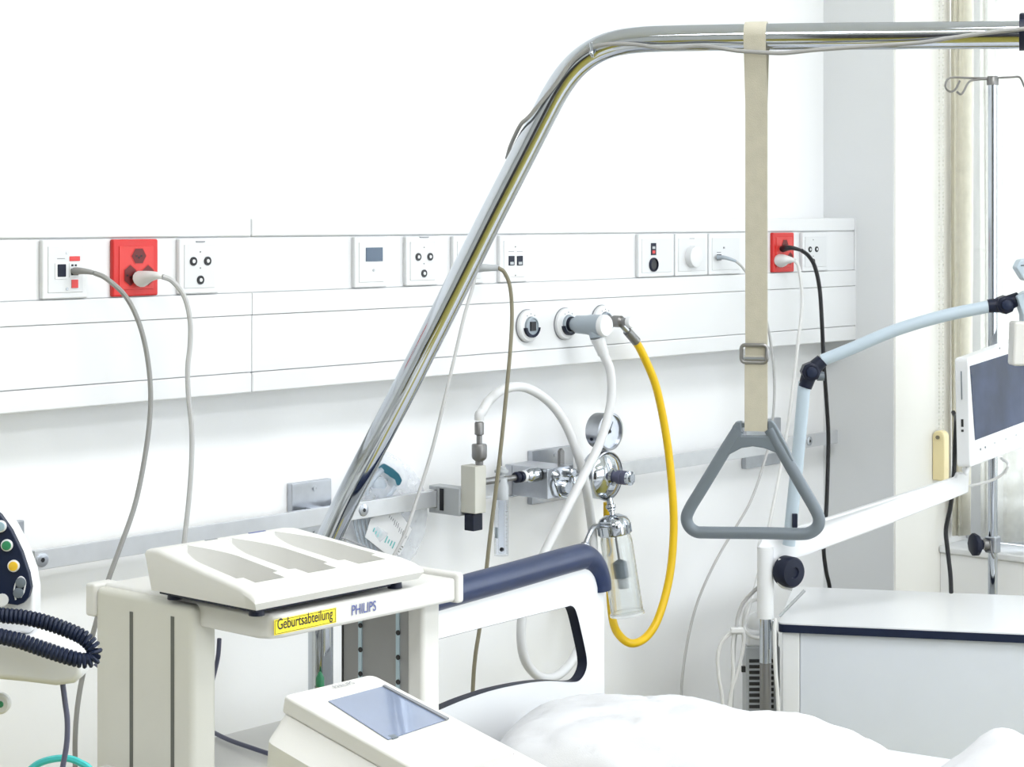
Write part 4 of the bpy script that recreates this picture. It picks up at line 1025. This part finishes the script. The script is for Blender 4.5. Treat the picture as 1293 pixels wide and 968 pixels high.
plug('network_plug', 'grey network plug beside the leaning chrome pole', 'lgrey', pf, lambda s: .0088 - .003 * s, flat=.9)
cable('network_cable', 'taupe brown cable hanging straight down between pole and gas outlets', 'brown',
      [pf[-1], WY(637, 344, -.058), WY(644, 362, -.062), WY(646.5, 395, -.066), WY(644.5, 440, -.07), WY(639, 500, -.072), WY(633, 560, -.075), WY(626, 620, -.076), WY(618.5, 680, -.078), WY(612, 740, -.08), WY(606, 790, -.08), WY(600, 830, -.08), WY(597, 872, -.08), WY(594, 960, -.08), WY(592, 1200, -.08)], .0034)
cable('network_cable', 'pale grey cable slanting down behind the leaning chrome pole', 'lcable',
      [WY(600, 345, -.020), WY(597, 362, -.030), WY(586, 400, -.04), WY(573, 455, -.045), WY(560, 510, -.05), WY(545, 570, -.052), WY(528, 625, -.055), WY(512, 672, -.06), WY(497, 702, -.06), WY(480, 735, -.06), WY(460, 800, -.06), WY(450, 1000, -.05)], .0030)
pj = [WY(906, 325, -.010), WY(914, 325, -.022), WY(922, 327, -.030), WY(929, 329.5, -.036)]
plug('network_plug', 'grey network plug left of the beige strap', 'gprobe', pj, lambda s: .0058 - .0025 * s)
cable('network_cable', 'thin grey cable curving down behind the strap and grab handle', 'lcable',
      [pj[-1], WY(938, 338, -.042), WY(952, 360, -.048), WY(964, 390, -.05), WY(972, 425, -.05), WY(977, 465, -.05), WY(977.5, 505, -.05), WY(973, 550, -.05), WY(963, 590, -.05), WY(948, 632, -.05), WY(930, 664, -.05), WY(911, 695, -.05), WY(893, 730, -.045), WY(879, 765, -.04), WY(869, 805, -.04), WY(862, 850, -.04), WY(860, 890, -.04), WY(858, 1000, -.04)], .0026)
pk = [WY(989, 314, -.010), WY(994, 313, -.024), WY(1001, 313, -.036), WY(1012, 316, -.046)]
plug('power_plug', 'black power plug in the small red socket', 'black', pk, lambda s: .0085 - .0045 * s)
cable('power_cable', 'black power cable hanging from the small red socket', 'black',
      [pk[-1], WY(1021, 323, -.05), WY(1029, 337, -.052), WY(1035, 365, -.055), WY(1038, 410, -.055), WY(1040, 455, -.055), WY(1043.5, 505, -.055), WY(1046, 550, -.055), WY(1045, 600, -.055), WY(1043, 650, -.055), WY(1040, 690, -.055), WY(1043, 720, -.055), WY(1048, 745, -.055), WY(1052, 800, -.055), WY(1054, 1000, -.055)], .0042)
pw = [WY(986, 329, -.010), WY(991, 328, -.022), WY(997, 328, -.032), WY(1003, 328.5, -.042)]
plug('power_plug', 'white power plug below the black one in the small red socket', 'wcable', pw, lambda s: .0125 * (1 - s) + .0045)
cable('power_cable', 'white power cable from the small red socket down to the bundle', 'wcable',
      [pw[-1], WY(1008, 336, -.046), WY(1012, 360, -.05), WY(1012.5, 390, -.05), WY(1008, 430, -.05), WY(1003, 475, -.05), WY(996, 530, -.05), WY(987, 585, -.05), WY(976, 640, -.055), WY(966, 690, -.06), WY(955, 735, -.065), WY(945, 770, -.07), WY(935, 800, -.07)], .0036)

# ================================================================== BEDSIDE CABINET
ZT_ = .885
ca = WZ(983, 786, ZT_); cb = WZ(1293, 799.5, ZT_)
bd_ = (cb - ca); bd_.z = 0; bd_.normalize(); ad_ = Vector((-bd_.y, bd_.x, 0)).normalized()
if ad_.dot(FW) < 0: ad_ = -ad_
lenA = 0.42
pbk = WZ(1022, 741, ZT_); lenA = (pbk - ca).dot(ad_)
lenB = .50
far = ca + ad_ * lenA
def CB(a, b, z): return Vector((ca.x, ca.y, 0)) + ad_ * a + bd_ * b + UP * z
while max(CB(lenA, lenB, 0).x, CB(0, lenB, 0).x) > XR - .012 and lenB > .3: lenB -= .005
while max(CB(lenA, lenB, 0).x, CB(lenA, 0, 0).x) > XR - .012: lenA -= .005
t = thing('bedside_cabinet', 'white bedside cabinet with dark edged top at the right', 'bedside cabinet', CB(lenA / 2, lenB / 2, 0))
def cbx(name, m, a0, a1, b0, b1, z0, z1, par=None, bevel=.002):
    return MB().obox(CB((a0 + a1) / 2, (b0 + b1) / 2, (z0 + z1) / 2), ad_, bd_, UP, (a1 - a0) / 2, (b1 - b0) / 2, (z1 - z0) / 2).build(name, m, par or t, bevel=bevel)
def rr2(a0, a1, b0, b1, r, z): return rounded([CB(a0, b0, z), CB(a0, b1, z), CB(a1, b1, z), CB(a1, b0, z)], r)
MB().prism(rr2(0, lenA, 0, lenB, .012, ZT_ - .0025), UP * .0025).build('table_top', 'wpanel', t)
MB().prism(rr2(-.001, lenA + .001, -.001, lenB + .001, .012, ZT_ - .0165), UP * .014).build('edge_band', 'navy2', t)
cbx('cabinet_body', 'wpanel', .012, lenA - .01, .008, lenB - .01, .10, ZT_ - .0165)
sw = .030
cbx('corner_stile', 'wpanel', .006, .02, .006, .006 + sw, .10, ZT_ - .0168); cbx('corner_stile', 'wpanel', .006, .02, lenB - .01 - sw, lenB - .01, .10, ZT_ - .0168)
cbx('side_panel', 'gpanel', .009, .02, .006 + sw + .001, lenB - .011 - sw, .10, ZT_ - .0170)
for a in (.06, lenA - .06):
    for b in (.06, lenB - .06):
        MB().lathe([(.045, -.014), (.05, -.010), (.05, .010), (.045, .014)], CB(a, b, .05), bd_, 18).build('castor', 'dark', t)

# ---- swivel arm with post
dpo = (CB(-.022, .0, 0) - CAM).dot(FW)
pp = D(968, 760, 1); 
def AP(px, py, k=0.0): return D(px, py, dpo + k)
pb0 = AP(966.5, 760)
t = thing('swivel_arm', 'pale blue jointed arm on a white post beside the cabinet', 'swivel arm', Vector((pb0.x, pb0.y, .04)))
zz = lambda py: AP(966, py).z
MB().lathe([(.0145, 0), (.0145, zz(690) - zz(780))], (pb0.x, pb0.y, zz(780)), UP, 24).build('white_post', 'wpanel', t)
MB().lathe([(.0105, 0), (.0105, zz(778) - zz(836))], (pb0.x, pb0.y, zz(836)), UP, 24).build('chrome_sleeve', 'chrome', t)
MB().lathe([(.0100, 0), (.0100, zz(836) - .02)], (pb0.x, pb0.y, .02), UP, 20).build('lower_post', 'greymetal', t)
MB().lathe([(.05, 0), (.05, .01), (.012, .02)], (pb0.x, pb0.y, 0), UP, 20).build('post_foot', 'greymetal', t)
cl = AP(976, 800); MB().obox(cl - FW * .012, RT, UP, FW, .003, zz(784) - zz(803), .003).build('spring_clip', 'chrome', t, bevel=.001)
# flat white arm
fa = [AP(958, 688), AP(962, 680), AP(1000, 668), AP(1050, 653, .03), AP(1100, 637, .06), AP(1150, 621, .09), AP(1207, 603, .12), AP(1209, 597, .12), AP(1224, 597, .125), AP(1223, 622, .125), AP(1170, 643, .095), AP(1120, 663, .065), AP(1060, 686, .035), AP(1020, 700, .01), AP(985, 712), AP(984, 720), AP(958, 720)]
MB().prism(fa, FW * .018).build('flat_arm', 'wpanel', t, bevel=.003)
# dark locking knob
kc = AP(1003, 723, -.02)
kax = (RT * .55 - FW * .8).normalized()
kn = MB().lathe([(.022, -.030), (.027, -.026), (.027, -.004), (.024, .0), (.010, .001), (.009, -.002), (.006, -.002)], kc, kax, 36).build('locking_knob', 'dark', t)
MB().cyl(AP(985, 715, .0), kc - kax * .012, .008).build('knob_shaft', 'lgrey', t)
MB().tube([AP(985, 705, -.01), AP(981, 722, -.012), AP(985, 738, -.012), AP(1000, 744, -.01)], .003, 8).build('cable_loop', 'wcable', t)
MB().cyl(AP(1016, 745, -.02), AP(984, 778, -.02), .0028).build('stay_rod', 'lgrey', t)
# lower tube, elbow, upper tube
e1 = AP(1023, 469, -.03)
MB().tube([AP(996, 688, -.014), AP(1001, 640, -.018), AP(1008, 570, -.022), AP(1016, 482, -.028)], .0118, 18, flat=.8).build('lower_tube', 'armblue', t)
MB().obox(AP(1003.5, 657, -.03), RT, UP, FW, .0045, .012, .004).build('tube_latch', 'dark', t, bevel=.001)
def elbow(c, d1, d2, r):
    o = MB().lathe([(r * .75, -.016), (r, -.013), (r, .013), (r * .75, .016)], c, FW, 8).build('joint_housing', 'dark', t)
    MB().lathe([(r * .55, 0), (r * .55, .004), (r * .4, .005)], c - FW * .016, -FW, 20).build('joint_cap', 'navy2', o)
    for dd in (d1, d2):
        MB().cyl(c, c + dd * r * 1.75, r * .85, r * .72, 14).build('joint_sleeve', 'dark', t)
u1 = [AP(1038, 455, -.03), AP(1075, 440, -.035), AP(1130, 417, -.042), AP(1190, 399, -.05), AP(1252, 386, -.06)]
elbow(e1, (AP(1016, 490, -.028) - e1).normalized(), (u1[0] - e1).normalized(), .0165)
MB().lathe([(.008, 0), (.008, .012)], e1 + (RT * .012 - UP * .008), RT, 14).build('joint_bolt', 'gplast', t)
MB().tube(u1, .0108, 18).build('upper_tube', 'armblue', t)
e2 = AP(1268, 384.5, -.062)
elbow(e2, (u1[-1] - e2).normalized(), (AP(1290, 375, -.064) - e2).normalized(), .0160)
MB().prism([AP(*q, -.085) for q in ((1284, 374), (1300, 366), (1330, 366), (1330, 408), (1292, 408), (1292, 398))], FW * .03).build('head_bracket', 'armblue', t, bevel=.003)
MB().prism([AP(*q, -.10) for q in ((1281, 406), (1335, 406), (1335, 462), (1279, 462))], FW * .04).build('lamp_head', 'beigel', t, bevel=.005)
MB().prism([AP(*q, -.11) for q in ((1283, 338), (1288, 328), (1335, 318), (1335, 364), (1293, 354))], FW * .03).build('head_top', 'armblue', t, bevel=.003)
MB().obox(AP(1291, 335, -.1105), RT, UP, FW, .0025, .0008, .0006).build('vent_slot', 'ink', t)

# ---- monitor on the flat arm
m0 = D(1223, 452, dpo + .09); m1 = D(1226, 590, dpo + .075)
hv = (FW * .80 + RT * .60).normalized()
mup = (m0 - m1).normalized()
# right hand points along hv, lifted slightly to match the tilt of the case
def MQ(px, py):
    nrm = hv.cross(mup).normalized(); return PL(px, py, m0, nrm)
nrm = hv.cross(mup).normalized()
if nrm.dot(CAM - m0) < 0: nrm = -nrm
t = thing('bedside_monitor', 'white bedside monitor with dark blue screen at the right edge', 'monitor', m1)
A0, A1 = MQ(1222, 452), MQ(1225, 590); R0, R1 = MQ(1330, 413), MQ(1330, 551)
case = [A1, R1, R0, A0]
MB().prism(rounded(case, .008), -nrm * .026).build('monitor_case', 'wpanel', t, bevel=.003)
ss = [MQ(1231, 561), MQ(1330, 526), MQ(1330, 435), MQ(1223.5 + 2, 468)]
ss = [MQ(1230.5, 556), MQ(1325, 522), MQ(1325, 428), MQ(1224.5, 460)]
ss = [MQ(1231, 555.5), MQ(1325, 520), MQ(1325, 430), MQ(1224.5, 462)]
MB().prism([p + nrm * .0004 for p in ss], nrm * .0006).build('screen', 'screen', t)
MB().lathe([(.0016, 0), (.0016, .0008)], MQ(1262, 439.5), nrm, 10).build('camera_lens', 'ink', t)
for px, py in ((1238, 567), (1244, 564.5)):
    MB().lathe([(.0022, 0), (.0022, .0008)], MQ(px, py), nrm, 10).build('indicator', 'gplast', t)
for px, py in ((1256, 559), (1270, 554), (1283, 549)):
    MB().lathe([(.0018, 0), (.0018, .0006)], MQ(px, py), nrm, 10).build('touch_key', 'lgrey', t)
for f0, f1, wd in ((.12, .38, .0008), (.56, .63, .0022), (.655, .675, .0022)):
    c = A0.lerp(A1, (f0 + f1) / 2) - nrm * .013 - hv * .0004
    MB().obox(c, mup, nrm, hv, (A0 - A1).length * (f1 - f0) / 2, wd, .0006).build('side_slot', 'ink' if wd > .001 else 'gplast', t)
mbot = (A1 + R1) / 2
MB().tube([A1 + hv * .02 - nrm * .013, A1 + hv * .012 - nrm * .013 - mup * .012, AP(1217, 592, .13)], .004, 10).build('mount_pin', 'wpanel', t)
cable('monitor_cable', 'white cable from under the bedside monitor to the flat arm', 'wcable', [MQ(1272, 579) - nrm * .012, D(1273, 586, dpo + .10), D(1266, 598, dpo + .11), D(1250, 607, dpo + .12), D(1224, 613.5, dpo + .13)], .0027)
cable('power_cable', 'black cable hanging behind the flat arm left of the monitor', 'black', [A0.lerp(A1, .5) - nrm * .03, D(1207, 530, dpo + .18), D(1206, 560, dpo + .2), D(1204, 605, dpo + .2), D(1200, 640, dpo + .21), D(1194.5, 668, dpo + .22), D(1196, 690, dpo + .23), D(1200, 725, dpo + .24), D(1201, 748, dpo + .25)], .0042)

# ---- drip stand
pv = WZ(1253.5, 746, ZT_); dd_ = min((pv - CAM).dot(FW) + .07, 3.92)
pv = D(1253.5, 746, dd_); pv.x = min(pv.x, XR - .045)
dd_ = (pv - CAM).dot(FW)
ztop = D(1253, 97, dd_).z
t = thing('drip_stand', 'chrome drip stand with hooks in front of the window', 'drip stand', (pv.x, pv.y, 0))
MB().lathe([(.0092, 0), (.0092, ztop - .06)], (pv.x, pv.y, .05), UP, 24).build('pole', 'chrome', t)
MB().lathe([(.0115, -.016), (.0115, -.001), (.010, .001)], (pv.x, pv.y, ztop), UP, 20).build('pole_cap', 'greymetal', t)
def SP(px, py, k=0): return D(px, py, dd_ + k)
MB().tube([SP(1253, 100), SP(1240, 100), SP(1226, 102), SP(1221, 107), SP(1217, 115), SP(1213, 119), SP(1208, 115.5)], .0021, 8).build('hook', 'greymetal', t)
MB().tube([SP(1253, 99, .01), SP(1226, 98.5, .03), SP(1201, 98, .03), SP(1195, 103, .03), SP(1194, 110, .03), SP(1199, 115.5, .03), SP(1206, 113, .03), SP(1212, 102, .035)], .0021, 8).build('hook', 'greymetal', t)
MB().tube([SP(1253, 98.5), SP(1275, 97.5), SP(1286, 97), SP(1290, 101), SP(1294, 110), SP(1300, 116), SP(1306, 108)], .0021, 8).build('hook', 'greymetal', t)
kz = SP(1230, 687)
MB().lathe([(.012, 0), (.012, .012)], SP(1250, 687), SP(1240, 687) - SP(1250, 687), 14).build('knob_shaft', 'greymetal', t)
kp = []; kx = (RT * -.75 - FW * .65).normalized()
MB().lathe([(.010, .0), (.012, .006), (.020, .009), (.0225, .013), (.0225, .019), (.018, .022)], SP(1240, 687), (SP(1230, 687) - SP(1240, 687) - FW * .004), 9).build('clamp_knob', 'dark', t)
MB().tube([SP(1250, 682, -.01), SP(1252, 697, -.012), SP(1255, 705, -.011)], .002, 6).build('clamp_lever', 'greymetal', t)
MB().obox((pv.x, pv.y, SP(1253, 687).z), X, Y, UP, .012, .012, .016).build('clamp_collar', 'steel', t, bevel=.003)
for d in (Vector((0, 1, 0)), Vector((0, -1, 0)), Vector((-1, 0, 0))):
    L_ = .10 if d.y > 0 else .22
    MB().tube([Vector((pv.x, pv.y, .055)), Vector((pv.x, pv.y, .045)) + d * .03, Vector((pv.x, pv.y, .03)) + d * L_], .010, 10).build('base_leg', 'steel', t)
    MB().lathe([(.013, 0), (.013, .03)], Vector((pv.x, pv.y, 0)) + d * (L_ - .005), UP, 14).build('rubber_foot', 'dark', t)

# ---- ventilated power box and cable bundle beside the cabinet
dbx = dpo + .10
q0, q1 = D(942, 822, dbx), D(985, 822, dbx)
t = thing('power_supply', 'grey ventilated power supply box beside the cabinet post', 'power supply', Vector((q0.x, q0.y, 0)))
zb0, zb1 = .62, D(960, 816, dbx).z
cc = (q0 + q1) / 2; wv = (q1 - q0).normalized(); hw_ = (q1 - q0).length / 2
MB().obox(Vector((cc.x, cc.y, (zb0 + zb1) / 2)) + FW * .03, wv, UP, FW, hw_, (zb1 - zb0) / 2, .03).build('box_housing', 'lgrey', t, bevel=.004)
MB().obox(Vector((cc.x, cc.y, (zb1 + .012))) + FW * .03, wv, UP, FW, hw_ * .95, .016, .028).build('box_lid', 'plate', t, bevel=.008)
MB().sphere(Vector((cc.x, cc.y, zb1 + .034)) + FW * .03 - wv * .004, .022, 20, (1, 1, 1.1)).build('cord_cap', 'plate', t)
for k in range(13):
    z = D(960, 834 + k * 7.2, dbx).z
    MB().obox(Vector((cc.x, cc.y, z)) - wv * .003 - FW * .0006, wv, UP, FW, hw_ * .72, .0030, .001).build('vent_slot', 'ink', t)
MB().obox(Vector((q0.x, q0.y, D(940, 846, dbx).z)) - wv * .003 + FW * .01, wv, UP, FW, .004, .005, .004).build('side_button', 'ink', t)
MB().obox(Vector((cc.x, cc.y, zb0 / 2)) + FW * .03, wv, UP, FW, .02, zb0 / 2, .02).build('box_stand', 'lgrey', t)
bx_ = dpo + .03
def QP(px, py, k=0): return D(px, py, bx_ + k)
for lbl, pts_ in (('white cable loop, leftmost of the bundle left of the post', [(934, 798), (922, 800), (911, 812), (906.5, 830), (908, 855), (912, 880), (915, 930)]),
                  ('white cable strand running down the middle of the bundle', [(930, 792), (927, 800), (925, 820), (926, 850), (923, 880), (920, 930)]),
                  ('white cable strand on the right of the bundle', [(936, 792), (939, 802), (938, 820), (931, 850), (923, 875), (917, 930)])):
    cable('power_cable', lbl, 'wcable', [QP(*q) for q in pts_], .0036)
cable('power_cable', 'grey cable from the cabinet post down into the bundle', 'lcable', [QP(961, 738), QP(950, 748), QP(938, 762), QP(932, 778), QP(930, 792), QP(927, 815, .01), QP(925, 860, .01), QP(922, 930, .01)], .0034)
cable('power_cable', 'white cable curled around the box cap beside the post', 'wcable', [QP(960, 755, .05), QP(948, 760, .05), QP(941, 772, .04), QP(939, 790, .04), QP(944, 800, .03), QP(956, 805, .02), QP(966, 803, .03)], .0034)
cable('power_cable', 'white cable running down along the left cabinet edge', 'wcable', [AP(979, 780, -.012), AP(978, 800, -.016), AP(979, 840, -.016), AP(982, 880, -.016), AP(984, 930, -.016)], .0036)
ct = MB().obox(QP(930, 795, -.004), RT, UP, FW, .011, .0045, .008).build('cable_tie', 'wcable', bevel=.002); tag(ct, 'white tie holding the cable bundle together', 'cable tie')
# grey cables under the cart
cable('mains_cable', 'blue grey cable hanging under the cart shelf', 'dcable', [D(277, 806, 2.46), D(275, 830, 2.46), D(268, 860, 2.42), D(259, 895, 2.42), D(253, 930, 2.42), D(250, 975, 2.42), D(250, 1050, 2.42)], .0028)
cable('mains_cable', 'blue grey cable running sideways behind the fetal monitor', 'dcable', [D(112, 832, 2.62), D(126, 842, 2.62), D(160, 868, 2.60), D(210, 895, 2.57), D(252, 915, 2.53), D(285, 932, 2.47), D(318, 944, 2.42), D(360, 958, 2.38)], .0028)
# drainage tube hung at the trapeze post: clear tube with green cap
gp = D(404, 848, 2.765)
t = thing('drain_tube', 'clear tube with green tip beside the chrome trapeze post', 'drain tube', (gp.x, gp.y, .6))
MB().lathe([(.008, 0), (.008, .08)], (gp.x, gp.y, gp.z - .10), UP, 14).build('tube_body', 'clearplast', t)
MB().lathe([(.006, 0), (.006, .012), (.002, .020)], (gp.x, gp.y, gp.z - .02), UP, 14).build('green_tip', 'green', t)
